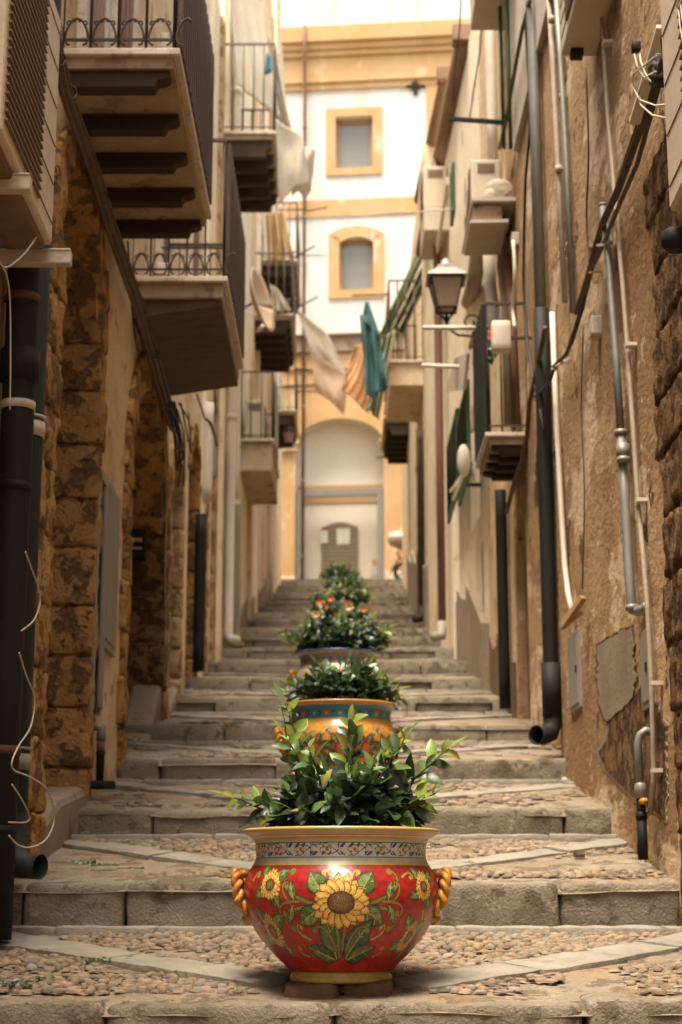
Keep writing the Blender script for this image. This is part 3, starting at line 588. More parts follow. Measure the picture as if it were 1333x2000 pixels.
# grey steel gate frame standing in the gateway
G = frect(579, 1150, 749, 954); gt = thing('gateway_frame', FM @ Vector((0, -.1, 6.9)), 'grey rectangular steel frame standing in the orange arched gateway', 'gate frame')
q = MB(); t = .15
fb(q, G[0], G[0] + t * 1.15, 6.9, G[3], -.12, .02); q.build('post', m_gate, gt); q = MB(); fb(q, G[1] - t, G[1], 6.9, G[3], -.12, .02); q.build('post', m_gate, gt)
q = MB(); fb(q, G[0] + t * 1.15, G[1] - t, G[3] - t, G[3], -.12, .02); q.build('lintel', m_gate, gt)
q = MB()
for i in range(1, 22): s_ = G[0] + .17 + (G[1] - G[0] - .32) * i / 22; fb(q, s_ - .004, s_ + .004, 6.9, G[3] - .15, -.06, -.052)
for i in range(26): z_ = 7.0 + (G[3] - 7.2) * i / 25; fb(q, G[0] + .17, G[1] - .15, z_ - .004, z_ + .004, -.051, -.043)
q.build('wire_mesh', m_galv, gt)
# drainpipe of the facade, wall tie
q = MB(); s0, z1 = fs(599, 65); q.tube([FM @ Vector((s0, .42, z1)), FM @ Vector((s0, .40, zc - .55)), FM @ Vector((s0, .26, zc - 1.6)), FM @ Vector((s0, .26, 7.0))], .045, 10)
for i in range(7): z = 8 + i * 1.9; q.tube([FM @ Vector((s0, .26, z)), FM @ Vector((s0, .26, z + .05))], .06, 10); q.bar(FM @ Vector((s0, .26, z + .02)), FM @ Vector((s0, -.02, z + .02)), .03)
q.build('drainpipe', m_brown_pipe, label='thin brown drainpipe running down the whole front of the white palace', cat='drainpipe')
c = fs(812, 169); q = MB()
for i in range(8):
    a = math.pi / 4 * i; L = .27 if i % 2 == 0 else .17
    p = [(c[0] + math.cos(a) * L, c[1] + math.sin(a) * L), (c[0] + math.cos(a + .35) * .09, c[1] + math.sin(a + .35) * .09), (c[0], c[1]), (c[0] + math.cos(a - .35) * .09, c[1] + math.sin(a - .35) * .09)]
    fpoly(q, p, .0, .07 + .002 * i)
    if i % 2 == 0: fpoly(q, [(c[0] + math.cos(a) * .2 + dx, c[1] + math.sin(a) * .2 + dz) for dx, dz in ((-.045, -.045), (.045, -.045), (.045, .045), (-.045, .045))], .0, .06)
q.build('wall_anchor', m_black, label='grey star shaped iron wall anchor on the white palace wall', cat='wall anchor')

# ------------------------------------------------------------------ scooter on the plaza
sc = thing('scooter', PY(800, 1138, 38.6), 'scooter with a grey top box parked at the top of the stairs at right', 'scooter')
S0 = PY(780, 1138, 38.6); 
def sp(x, z, y=0): return (S0[0] + x, S0[1] + y, S0[2] + z)
def wheel(x):
    q = MB(); pts = [sp(x + math.cos(a) * .21, .25 + math.sin(a) * .21) for a in np.linspace(0, 2 * math.pi, 25)]; q.tube(pts, .05, 8, caps=False)
    w_ = q.build('wheel', m_blackcable, sc); q = MB(); q.tube([sp(x, .25, -.03), sp(x, .25, .03)], .06, 12)
    for i in range(5): a = i * 1.257; q.bar(sp(x, .25), sp(x + math.cos(a) * .18, .25 + math.sin(a) * .18), .03)
    q.build('rim', m_grey_pipe, w_)
wheel(.12); wheel(1.35)
def ell(q, c, r, n=14, m_=9, squ=1.0, col=None):
    prof = [(math.cos(a), math.sin(a)) for a in np.linspace(-math.pi / 2 + .02, math.pi / 2 - .02, m_)]; V = []
    for pr, pz in prof:
        for j in range(n):
            a = 2 * math.pi * j / n; V.append((c[0] + r[0] * pr * math.cos(a), c[1] + r[1] * pr * math.sin(a), c[2] + r[2] * math.copysign(abs(pz) ** squ, pz)))
    q.add(V, [(i * n + j, i * n + (j + 1) % n, (i + 1) * n + (j + 1) % n, (i + 1) * n + j) for i in range(m_ - 1) for j in range(n)], True, col)
q = MB(); ell(q, sp(-.02, 1.02), (.24, .22, .17), squ=.7); bx_ = q.build('top_box', m_cab, sc)
q = MB(); ell(q, sp(-.02, 1.09), (.245, .225, .13), squ=.7); q.build('lid', m_white_pipe, bx_)
q = MB(); q.bar(sp(-.05, .84), sp(.3, .76), .12, .05); q.prism([sp(.05, .55, -.13), sp(.75, .42, -.13), sp(.8, .7, -.13), (sp(.2, .80, -.13)), sp(-.08, .74, -.13)], (0, .26, 0)); q.prism([sp(.7, .25, -.14), sp(1.1, .25, -.14), sp(1.15, .45, -.14), sp(.7, .45, -.14)], (0, .28, 0)); q.prism([sp(1.08, .3, -.14), sp(1.18, .3, -.14), sp(1.12, 1.0, -.14), sp(1.03, 1.0, -.14)], (0, .28, 0)); q.build('body', m_orange, sc, bevel=.03)
q = MB(); q.bar(sp(.02, .60), sp(-.22, .22), .1, .03); q.build('mudguard', m_black, sc)
q = MB(); q.prism([sp(.1, .80, -.13), sp(.8, .72, -.13), sp(.8, .80, -.13), sp(.15, .88, -.13)], (0, .26, 0)); q.build('seat', m_black, sc, bevel=.02)
q = MB(); q.tube([sp(1.1, 1.0, -.3), sp(1.1, 1.04, 0), sp(1.1, 1.0, .3)], .02); q.tube([sp(1.35, .25), sp(1.1, 1.03)], .03); q.build('handlebar', m_black, sc)

# ------------------------------------------------------------------ painted pots
PROF = [(0, .0), (.150, 0), (.156, .006), (.157, .016), (.151, .022), (.151, .030), (.160, .036), (.177, .056), (.203, .080), (.228, .107), (.257, .142), (.279, .180), (.293, .215), (.2995, .249), (.300, .275), (.296, .300), (.286, .324), (.273, .345), (.266, .357), (.2625, .368), (.2620, .385), (.2635, .402), (.267, .418), (.274, .428), (.288, .436), (.302, .441), (.306, .446), (.306, .452), (.301, .456), (.285, .452), (.268, .43), (.258, .40), (.258, .37)]
def resample(P, n):
    P = np.array(P); d = np.r_[0, np.cumsum(np.hypot(*np.diff(P, axis=0).T))]; t = np.linspace(0, d[-1], n)
    from math import comb
    r = np.interp(t, d, P[:, 0]); z = np.interp(t, d, P[:, 1]); k = np.array([1, 2, 1.]) / 4
    for _ in range(2):
        r[1:-1] = np.convolve(r, k, 'valid'); z[1:-1] = np.convolve(z, k, 'valid')
    return r, z
class Paint:
    def __init__(s, U_, V_, base): s.U = U_; s.V = V_; s.c = np.tile(np.array(base, float), (len(U_), 1))
    def bbox(s, P, m=.01): 
        P = np.asarray(P); return np.where((s.U > P[:, 0].min() - m) & (s.U < P[:, 0].max() + m) & (s.V > P[:, 1].min() - m) & (s.V < P[:, 1].max() + m))[0]
    def poly(s, P, col):
        i = s.bbox(P, .001)
        if len(i) == 0: return
        x, y = s.U[i], s.V[i]; ins = np.zeros(len(i), bool); n = len(P)
        for k in range(n):
            x0, y0 = P[k]; x1, y1 = P[(k + 1) % n]
            if y0 == y1: continue
            c = ((y0 > y) != (y1 > y)) & (x < (x1 - x0) * (y - y0) / (y1 - y0) + x0); ins ^= c
        s.c[i[ins]] = col
    def line(s, P, w0, w1, col):
        i = s.bbox(P, max(w0, w1) + .002)
        if len(i) == 0: return
        x, y = s.U[i], s.V[i]; hit = np.zeros(len(i), bool); n = len(P)
        for k in range(n - 1):
            ax, ay = P[k]; bx, by = P[k + 1]; dx, dy = bx - ax, by - ay; L = dx * dx + dy * dy + 1e-12
            t = np.clip(((x - ax) * dx + (y - ay) * dy) / L, 0, 1); d = np.hypot(x - ax - t * dx, y - ay - t * dy)
            hit |= d < (w0 + (w1 - w0) * (k + t) / (n - 1)) / 2
        s.c[i[hit]] = col
    def ell(s, cx, cy, a, b, col): s.poly([(cx + a * math.cos(t), cy + b * math.sin(t)) for t in np.linspace(0, 2 * math.pi, 25)[:-1]], col)
    def leaf(s, x, y, ang, L, w_, g1=(.07, .13, .03), g2=(.20, .26, .07), vein=(.45, .42, .14), serr=True):
        ca, sa = math.cos(ang), math.sin(ang)
        def T(u, v): return (x + u * ca - v * sa, y + u * sa + v * ca)
        def outline(k, ww):
            up = []; n = 14
            for i in range(n + 1):
                t = i / n; ww_ = ww * math.sin(math.pi * t ** .8) ** .9 * (1 + (.14 if (i % 2 and serr) else 0)); up.append((t * L * k, ww_))
            return [T(u + L * (1 - k) / 2, v) for u, v in up] + [T(u + L * (1 - k) / 2, -v) for u, v in up[::-1]]
        s.poly(outline(1.1, w_ * 1.15), (.02, .015, .01)); s.poly(outline(1.0, w_), g1)
        h = outline(.92, w_ * .8); n2 = len(h) // 2; s.poly(h[:n2] + [T(L * .96, 0), T(L * .04, 0)], g2)
        s.line([T(0, 0), T(L * .95, 0)], .004, .001, vein)
        for i in range(1, 5):
            t = i / 5.2
            for sg in (-1, 1): s.line([T(t * L, 0), T(t * L + L * .14, sg * w_ * .7)], .0016, .001, vein if i % 2 else (.03, .03, .015))
    def scroll(s, x, y, ang, L, turn, col=(.55, .33, .07), w_=.008, curl=2.3):
        P = []; a = ang; px, py = x, y; n = 26
        for i in range(n):
            P.append((px, py)); st = L / n * (1 - .5 * i / n); a += turn * (curl * 2 * (i / n) ** 1.6) * 2.2 / n * 1.6; px += math.cos(a) * st; py += math.sin(a) * st
        s.line(P, w_ * 1.5, w_ * .7, (.03, .015, .01)); s.line(P, w_, w_ * .35, col); s.ell(P[-1][0], P[-1][1], w_ * .8, w_ * .8, col)
    def sunflower(s, x, y, R_, cx_r=.47, asp=1.0, dim=1.0):
        for ring, (n, rr, off) in enumerate(((19, 1.0, 0), (17, .90, .5))):
            for i in range(n):
                a = 2 * math.pi * (i + off) / n; L = R_ * rr * (1 + .10 * math.sin(i * 5.3 + ring)); wd = R_ * .17
                def P(k, ww): return [(x + (math.cos(a) * t * L - math.sin(a) * v) * asp, y + math.sin(a) * t * L + math.cos(a) * v) for t, v in ((.3, -ww * .7), (.65, -ww), (.85, -ww * .7), (k, 0), (.85, ww * .7), (.65, ww), (.3, ww * .7))]
                s.poly(P(1.03, wd * 1.18), (.05, .02, .008)); s.poly(P(.97, wd), (.72 * dim, .40 * dim, .06)); s.poly([((p[0] + (x + math.cos(a) * .78 * L * asp)) / 2, (p[1] + y + math.sin(a) * .78 * L) / 2) for p in P(1, wd)], (.84 * dim, .56 * dim, .14))
                s.line([(x + math.cos(a) * .4 * L * asp, y + math.sin(a) * .4 * L), (x + math.cos(a) * .72 * L * asp, y + math.sin(a) * .72 * L)], .002, .0008, (.35, .12, .02))
        r = R_ * cx_r; s.ell(x, y, r * 1.1 * asp, r * .98, (.02, .012, .01)); s.ell(x, y, r * asp, r * .88, (.10, .05, .025))
        for i in range(70):
            a = i * 2.4; q_ = r * .82 * math.sqrt(i / 70); s.ell(x + math.cos(a) * q_ * asp, y + math.sin(a) * q_ * .88, r * .06, r * .06, (.32, .24, .06) if q_ < r * .55 else (.22, .10, .04))
def pot_uv(n, rows):
    r, z = resample(PROF, rows); ph = np.linspace(0, 2 * math.pi, n, endpoint=False)
    PH, Z = np.meshgrid(ph, z); Rr = np.repeat(r[:, None], n, 1)
    phs = ((PH + math.pi / 2) % math.pi) - math.pi / 2        # both faces carry the same design
    return r, z, ph, phs.ravel() * .30, Z.ravel()
def pot_mesh(name, n, rows, paint, parent):
    r, z, ph, U_, V_ = pot_uv(n, rows); c = paint(U_, V_, np.arange(rows).repeat(n)); q = MB()
    V = np.stack([np.outer(r, np.sin(ph)).ravel(), -np.outer(r, np.cos(ph)).ravel(), np.repeat(z, n)], 1) + np.array(parent['_loc'])
    q.v = [V]; q.n = len(V); q.c = [c]
    i = np.arange(rows - 1)[:, None] * n + np.arange(n)[None]; j = np.arange(rows - 1)[:, None] * n + (np.arange(n)[None] + 1) % n
    q.f = [tuple(t) for t in np.stack([i, j, j + n, i + n], -1).reshape(-1, 4).tolist()]; q.sm = [True] * len(q.f)
    return q.build(name, m_glaze, parent)
def mottled(c, seedv, U_, V_, amt=.12):
    k = 1 + amt * (np.sin(U_ * 131 + seedv) * np.sin(V_ * 173 + seedv * 2) + .6 * np.sin(U_ * 47 + V_ * 61))
    return c * k[:, None]
def neck_band(P, rows_inside=None, bg=(.62, .61, .54), blue=(.04, .07, .20), green=(.05, .10, .04)):
    V_ = P.V; P.c[(V_ > .357) & (V_ < .43)] = bg
    P.c[(V_ > .354) & (V_ < .3655)] = (.42, .50, .42); P.c[(V_ > .3655) & (V_ < .368)] = (.05, .05, .05)
    P.c[(V_ > .410) & (V_ < .418)] = (.42, .50, .42); P.c[(V_ > .4085) & (V_ < .410)] = (.05, .05, .05)
    P.c[(V_ >= .418) & (V_ < .426)] = (.55, .27, .05)
    m = 10; st = math.pi * .3 / m
    for i in range(m):
        x = -math.pi * .15 + (i + .5) * st; sg = 1 if i % 2 else -1; y = .389
        pts = [(x + math.cos(t * 1.0) * st * .40 * (1 - t / 9), y + sg * math.sin(t) * .016 * (1 - t / 9)) for t in np.linspace(0, 6.5, 22)]
        P.line(pts, .0032, .0016, (.03, .03, .02)); P.ell(x, y, .0062, .0062, (.50, .13, .03))
        P.line([(x - st * .5, y - sg * .015), (x, y - sg * .017), (x + st * .5, y + sg * .015)], .0022, .0022, (.03, .03, .02))
        for t, c in ((-.45, blue), (.1, green), (.38, blue), (-.15, green)):
            for u_ in (-1, 1):
                a = 1.0 + 1.1 * t * 3 + (0 if u_ > 0 else .6); cx, cy = x + t * st, y + u_ * .0115
                P.poly([(cx - .013 * math.cos(a), cy - .007 * u_ * sg), (cx - .002, cy + .0055), (cx + .014 * math.cos(a * .6), cy + .008 * u_ * sg), (cx + .003, cy - .0045)], c)
def rims(P, gold=(.50, .34, .09), rimc=(.42, .30, .09), body_edge=True, foot=(.36, .27, .07)):
    V_ = P.V
    if body_edge: P.c[(V_ > .343) & (V_ < .354)] = gold; P.c[(V_ > .3415) & (V_ <= .343)] = (.04, .02, .01)
    P.c[V_ < .034] = foot; P.c[(V_ > .034) & (V_ < .0365)] = (.05, .03, .01); P.c[V_ < .004] = (.25, .12, .06)
def lip(c, V_, rowi, rows, col, inner=(.30, .17, .09)):
    fr = rowi / rows; c[(V_ > .431) & (fr > .72)] = (.52, .38, .24); c[(V_ > .4415)] = col; c[fr > .93] = inner; return c
def paint_sunflower(U_, V_, rowi):
    P = Paint(U_, V_, (.36, .008, .006)); P.c = mottled(P.c, 1, U_, V_, .14)
    G = (.50, .30, .06)
    for x, sg in ((-.045, -1), (.045, 1)): P.scroll(x * .6, .295, 1.57 - sg * .3, .085, -sg * .9, (.70, .36, .07), .009)
    P.ell(0, .313, .035, .022, (.42, .45, .34)); P.ell(0, .316, .028, .016, (.60, .62, .50))
    for sg in (-1, 1):
        def a_(a): return a if sg > 0 else math.pi - a
        P.scroll(sg * .085, .232, a_(.35), .22, sg * .55, (.22, .20, .05), .012); P.scroll(sg * .085, .225, a_(-.1), .20, -sg * .6, (.22, .20, .05), .011)
        P.scroll(sg * .13, .238, a_(.0), .15, -sg * .8, (.30, .22, .05), .009); P.scroll(sg * .16, .235, a_(.9), .12, sg * .8, (.30, .22, .05), .008)
        P.leaf(sg * .145, .245, a_(1.35), .055, .012); P.leaf(sg * .15, .225, a_(-1.1), .055, .012)
        P.leaf(sg * .055, .265, a_(.95), .072, .026); P.leaf(sg * .07, .215, a_(-.55), .075, .026)
        P.leaf(sg * .02, .075, a_(.95 if sg > 0 else 1.35), .135, .034, (.04, .09, .03), (.10, .13, .04)); P.leaf(sg * .03, .072, a_(.35), .11, .022, (.04, .08, .03), (.12, .14, .04))
        P.scroll(sg * .02, .10, a_(1.2), .15, sg * -.45, (.20, .19, .05), .009); P.scroll(sg * .11, .13, a_(.4), .11, sg * .9, G, .008); P.scroll(sg * .14, .08, a_(.2), .09, sg * .9, (.40, .22, .05), .007)
        P.scroll(sg * .20, .31, a_(.5), .09, -sg * .9, G, .008); P.scroll(sg * .33, .30, a_(2.1), .08, sg * .9, G, .008); P.scroll(sg * .30, .21, a_(-1.2), .10, sg * .8, G, .008); P.scroll(sg * .40, .33, a_(-1.4), .12, sg * .5, (.45, .25, .05), .008)
        P.leaf(sg * .40, .16, a_(1.0), .06, .018); P.leaf(sg * .42, .22, a_(1.6), .06, .018); P.leaf(sg * .36, .09, a_(.5), .07, .02)
    P.line([(.005, .1), (.01, .15), (.02, .2)], .008, .007, (.18, .18, .05)); P.line([(-.008, .08), (-.01, .14), (-.02, .2)], .008, .007, (.18, .18, .05))
    for sx_, x, y, R_ in ((-1, -.235, .287, .047), (1, .292, .282, .045), (-1, -.262, .152, .052), (1, .276, .135, .048)):
        for a in (.6, 2.2, 3.6, 5.2): P.leaf(x + math.cos(a) * R_ * .5, y + math.sin(a) * R_ * .5, a, R_ * 1.15, R_ * .36)
        P.sunflower(x, y, R_, .40, .95 if y > .2 else .8, 1 if y > .2 else .8)
    P.sunflower(0, .236, .079, .43, 1.12)
    rims(P); neck_band(P); return lip(mottled(P.c, 3, U_, V_, .06), V_, rowi, rowi.max() + 1, (.46, .33, .10))
def paint_pomegranate(U_, V_, rowi):
    P = Paint(U_, V_, (.60, .27, .035)); P.c = mottled(P.c, 2, U_, V_, .14)
    for i in range(-3, 4):
        x = i * .135
        for a in (.5, 1.2, 2.0, 2.7, -.6, -2.5): P.leaf(x + math.cos(a) * .02, .20 + math.sin(a) * .02, a, .075, .02, (.04, .07, .03), (.10, .13, .05))
        P.ell(x, .205, .034, .040, (.30, .03, .015)); P.ell(x + .006, .205, .022, .030, (.55, .15, .04)); P.ell(x, .255, .010, .012, (.28, .03, .02))
        for sg in (-1, 1): P.scroll(x + sg * .03, .13, math.pi / 2 - sg * .9, .12, -sg * .8, (.10, .10, .05), .008); P.scroll(x + sg * .04, .27, math.pi / 2 - sg * .8, .10, sg * .8, (.12, .14, .12), .007)
        P.leaf(x + .05, .10, 1.6, .06, .018, (.04, .06, .03), (.09, .11, .05)); P.sunflower(x + .067, .30, .018, .4)
    P.c[(V_ > .365) & (V_ < .43)] = (.04, .20, .25); P.c[(V_ > .352) & (V_ <= .365)] = (.58, .27, .04)
    for i in range(-6, 7):
        x = i * .078; P.ell(x, .39, .022, .02, (.38, .12, .03)) if i % 2 else P.ell(x, .39, .012, .01, (.10, .28, .30)); P.ell(x, .39, .009, .009, (.5, .36, .12))
        P.scroll(x + .03, .38, .8, .05, 1, (.02, .05, .08), .004)
    rims(P, (.55, .28, .05)); P.c[V_ < .06] = (.03, .08, .10); return lip(P.c, V_, rowi, rowi.max() + 1, (.52, .24, .05))
def paint_simple(body, band, rim, fl):
    def f(U_, V_, rowi):
        P = Paint(U_, V_, body); P.c = mottled(P.c, 5, U_, V_, .12)
        for i in range(-4, 5):
            x = i * .118
            for a in (.5, 2.6, -.5, -2.6): P.leaf(x, .2, a, .06, .018)
            P.sunflower(x, .2, .035, .4) if fl == 0 else (P.ell(x, .2, .032, .032, (.45, .12, .03)), P.ell(x, .2, .016, .016, (.6, .4, .1)))
            P.scroll(x, .1, 1.0, .1, -.8); P.scroll(x, .3, -1.0, .08, .8)
        P.c[(V_ > .357) & (V_ < .43)] = band
        for i in range(-8, 9): P.ell(i * .055, .39, .012, .010, rim)
        rims(P); return lip(P.c, V_, rowi, rowi.max() + 1, rim)
    return f
def make_pot(Y, X, z, n, rows, paint, label, scale=1.0, hm=None, name='flower_pot'):
    root = thing(name, (X, Y, z), label, 'flower pot', 'painted ceramic pots in a row up the stairs')
    pot_mesh('body', n, rows, paint, root)
    for sg in (-1, 1):                                        # twisted rope ring handles
        q = MB(); N = 90
        for st in range(2):
            pts = []
            for i in range(N + 1):
                t = -2.75 + 5.5 * i / N; yc = math.sin(t) * .052; zc_ = .255 + math.cos(t) * .070
                bul = .5 - .5 * math.cos(t); xo = .310 - .6 * max(0, .24 - zc_) + .012 * math.cos(t * .9)
                a = t * 6.5 + math.pi * st; rr = .0088
                n_y, n_z = math.sin(t), math.cos(t)
                pts.append((X + sg * (xo + math.cos(a) * rr), Y - .01 + yc + math.sin(a) * rr * n_y, z + zc_ + math.sin(a) * rr * n_z))
            q.tube(pts, .0102, 8)
        ell(q, (X + sg * .298, Y - .01, z + .322), (.026, .03, .015)); ell(q, (X + sg * .285, Y - .01, z + .186), (.02, .02, .016))
        q.build('handle', hm or m_rope, root)
    q = MB(); q.lathe([(.262, .425), (.2, .432), (.1, .436), (0, .437)], X, Y, z, 24); q.build('soil', m_soil, root)
    if scale != 1: root.scale = (scale,) * 3
    return root
def leafmesh(q, base, direc, nrm, L, w_, col, curl=.25):
    d = Vector(direc).normalized(); n = Vector(nrm); n = (n - d * n.dot(d)); n = n.normalized() if n.length > 1e-4 else d.orthogonal().normalized(); s_ = d.cross(n); V = []
    ts = [0, .12, .3, .5, .7, .88, 1.0]; ws = [.06, .55, .92, 1.0, .78, .38, .02]
    for t, ww in zip(ts, ws):
        c = Vector(base) + d * (t * L) - n * (curl * L * t * t)
        for k in (-1, 0, 1): V.append(tuple(c + s_ * (k * ww * w_ / 2) + n * (abs(k) * ww * w_ * .16)))
    f = [(i * 3 + j, i * 3 + j + 1, i * 3 + j + 4, i * 3 + j + 3) for i in range(6) for j in range(2)]
    C = np.tile(col, (len(V), 1)); C[1::3] *= 1.25
    V = np.array(V) + np.array([0, 0, 0]); q.add(V, f, True, C)
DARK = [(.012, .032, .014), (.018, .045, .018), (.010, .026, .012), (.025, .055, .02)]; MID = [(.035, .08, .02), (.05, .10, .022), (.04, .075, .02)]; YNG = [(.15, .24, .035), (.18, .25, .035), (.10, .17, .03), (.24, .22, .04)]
def shrub(X, Y, z, label, nst, rad, hgt, extra=(), L=(.035, .06), seed=1, flower=None, bright=0.0, name='shrub', fill=170):
    rr = random.Random(seed); root = thing(name, (X, Y, z), label, 'shrub', 'leafy shrubs growing in the painted pots'); fo = MB(); stm = MB(); fl = MB()
    targets = []
    for i in range(nst):
        a = rr.uniform(0, 2 * math.pi); q_ = math.sqrt(rr.uniform(.02, 1)); targets.append((math.cos(a) * q_ * rad, math.sin(a) * q_ * rad * .8, hgt * (1 - .62 * q_ ** 2) * rr.uniform(.6, 1.0), 0))
    targets += [(*e, 1) for e in extra]
    for tx, ty, tz, ex in targets:
        b0_ = Vector((X + tx * .18, Y + ty * .2, z)); tip = Vector((X + tx, Y + ty, z + tz)); mid = (b0_ + tip) / 2 + Vector((tx * .12, ty * .12, tz * .22)); pts = []
        for i in range(9):
            t = i / 8; pts.append(b0_ * (1 - t) ** 2 + mid * 2 * t * (1 - t) + tip * t * t + Vector((rr.uniform(-.004, .004), rr.uniform(-.004, .004), 0)))
        stm.tube(pts, [.0045 * (1 - .7 * i / 8) + .0008 for i in range(9)], 5)
        nl = int((tip - b0_).length / .026); ph = rr.uniform(0, 6)
        for i in range(nl):
            t = .22 + .78 * (i + .5) / nl if not ex else .3 + .7 * (i + .5) / nl
            p = b0_ * (1 - t) ** 2 + mid * 2 * t * (1 - t) + tip * t * t; ax = ((mid - b0_) * (1 - t) + (tip - mid) * t).normalized(); ph += 2.4
            o = ax.orthogonal().normalized(); o = (o * math.cos(ph) + ax.cross(o) * math.sin(ph)); d = (ax * rr.uniform(.3, .9) + o * rr.uniform(.7, 1.1) + Vector((0, 0, rr.uniform(-.15, .2))))
            hh = (p.z - z) / hgt; outer = t > .82
            if ex: col = rr.choice(YNG if (outer or rr.random() < .5) else MID)
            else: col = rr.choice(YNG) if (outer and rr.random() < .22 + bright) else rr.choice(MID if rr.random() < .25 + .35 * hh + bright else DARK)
            l_ = rr.uniform(*L) * (.75 if outer else 1.08); leafmesh(fo, p, d, Vector((rr.uniform(-.6, .6), rr.uniform(-1.3, .1), .8)) + o * .2, l_, l_ * rr.uniform(.46, .60), np.array(col) * rr.uniform(.8, 1.25), rr.uniform(.0, .35))
        leafmesh(fo, tip, (tip - mid), Vector((0, -.4, 1)), rr.uniform(*L), .02, rr.choice(YNG) if (ex or rr.random() < .5) else rr.choice(MID), .1)
    for i in range(fill):                                     # inner leaves
        a = rr.uniform(0, 6.28); q_ = math.sqrt(rr.random()) * .85; h = rr.random() ** .8; p = Vector((X + math.cos(a) * q_ * rad * (1 - .35 * h), Y + math.sin(a) * q_ * rad * .8, z + .01 + h * hgt * .62 * (1 - .5 * q_ ** 2)))
        d = Vector((math.cos(a), math.sin(a), rr.uniform(-.4, .7))) + Vector((rr.uniform(-.7, .7), rr.uniform(-.7, .7), 0)); l_ = rr.uniform(*L) * 1.1
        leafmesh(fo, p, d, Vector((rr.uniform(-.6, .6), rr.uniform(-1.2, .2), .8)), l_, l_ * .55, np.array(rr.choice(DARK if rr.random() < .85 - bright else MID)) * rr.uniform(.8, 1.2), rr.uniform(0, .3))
    fo.build('foliage', m_leaf, root); stm.build('stem', m_bark, root)
    if flower:
        for i in range(flower[1]):
            a = rr.uniform(0, 6.28); q_ = rr.uniform(.3, 1); c_ = Vector((X + math.cos(a) * q_ * rad, Y - abs(math.sin(a)) * q_ * rad * .8, z + hgt * rr.uniform(.25, .9)))
            fl = MB()
            for k in range(7):
                b_ = k * .9; leafmesh(fl, c_, Vector((math.cos(b_), -.4, math.sin(b_))), Vector((0, -1, .3)), .035, .03, np.array(flower[0]) * rr.uniform(.8, 1.2), .1)
            fl.build('flower', m_leaf, root)
    return root
potY = [5.24, 8.62, 11.45, 14.85, 18.4, 21.5, 24.6]
def potz(Y): return gz(Y) + .018
# brick and mortar footing under the first pot
q = MB(); z0 = gz(5.24)
for x0, x1, yy in ((-.17, -.01, 5.10), (.0, .15, 5.11), (-.10, .10, 5.17)): q.block(x0, x1, yy, yy + .3, z0 - .08, -.262, b=.02, amp=.022, seg=.025, freq=16)
q.build('footing_stone', m_brown_band, label='broken mortar and stone footing under the red sunflower pot', cat='footing')
pot1 = make_pot(5.24, 0, -.262, 900, 300, paint_sunflower, 'red glazed pot with painted sunflowers and yellow rope handles, nearest the camera')
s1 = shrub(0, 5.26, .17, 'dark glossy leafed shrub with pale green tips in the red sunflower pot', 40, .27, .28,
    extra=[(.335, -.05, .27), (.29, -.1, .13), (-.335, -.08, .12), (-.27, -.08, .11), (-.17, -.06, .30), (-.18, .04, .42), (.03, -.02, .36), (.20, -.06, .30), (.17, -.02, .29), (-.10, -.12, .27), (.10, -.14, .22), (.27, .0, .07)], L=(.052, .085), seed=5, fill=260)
q = MB(); p0 = PY(560, 1410, 5.2); pts = [PY(x, y, 5.15) for x, y in ((560, 1440), (556, 1405), (548, 1372), (530, 1348), (505, 1336), (478, 1333), (440, 1334))]; q.tube(pts, [.002, .0016, .0013, .001, .0008, .0006, .0006], 5, col=(.10, .13, .03)); q.build('tendril', m_leaf, s1)
specs = [
    (paint_pomegranate, 'yellow orange pot with painted red fruit and blue neck band, second in row', 'small leaved green shrub in the yellow pot with the blue neck, second in the row', None, 500, 190),
    (paint_simple((.50, .40, .28), (.30, .24, .20), (.05, .09, .20), 1), 'pale beige pot with a blue rim, third in the row', 'dark green rounded shrub with yellowish leaves in the blue rimmed third pot', ((.6, .36, .12), 2), 260, 110),
    (paint_simple((.35, .10, .03), (.50, .42, .30), (.52, .46, .36), 0), 'orange red pot hidden by flowers, fourth in the row', 'shrub with orange flowers in the fourth pot of the row', ((.55, .17, .05), 9), 200, 90),
    (paint_simple((.30, .22, .08), (.07, .15, .20), (.08, .16, .24), 1), 'teal rimmed pot, fifth in the row', 'light green bushy plant in the fifth pot of the row', None, 160, 80),
    (paint_simple((.30, .05, .03), (.50, .42, .30), (.50, .44, .34), 0), 'white rimmed red pot, sixth in the row', 'yellow green plant in the white rimmed sixth pot of the row', None, 120, 60),
    (paint_simple((.45, .30, .08), (.4, .3, .2), (.4, .3, .1), 0), 'yellow pot farthest up the row', 'bushy bright green plant in the farthest pot of the row', None, 120, 60)]
shp = [(40, .31, .31, .25), (46, .36, .36, .05), (30, .32, .27, .25), (36, .40, .30, .6), (26, .32, .28, .6), (36, .37, .36, .6)]
potX = [-.005, -.02, -.03, .0, .06, .0]
for i, (pf, pl, sl_, fw, n_, rw) in enumerate(specs):
    Y = potY[i + 1]; X = potX[i]; z = potz(Y)
    make_pot(Y, X, z, n_, rw, pf, pl); a = shp[i]
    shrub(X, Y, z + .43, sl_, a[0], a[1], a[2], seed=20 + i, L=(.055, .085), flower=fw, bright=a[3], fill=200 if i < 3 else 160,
          extra=[(-.28, -.05, .14), (.30, -.05, .10), (.33, -.1, .05)] if i == 0 else ([(-.38, -.05, .17), (.37, -.08, .20), (.36, 0, .12), (-.33, 0, .1)] if i == 1 else ()))
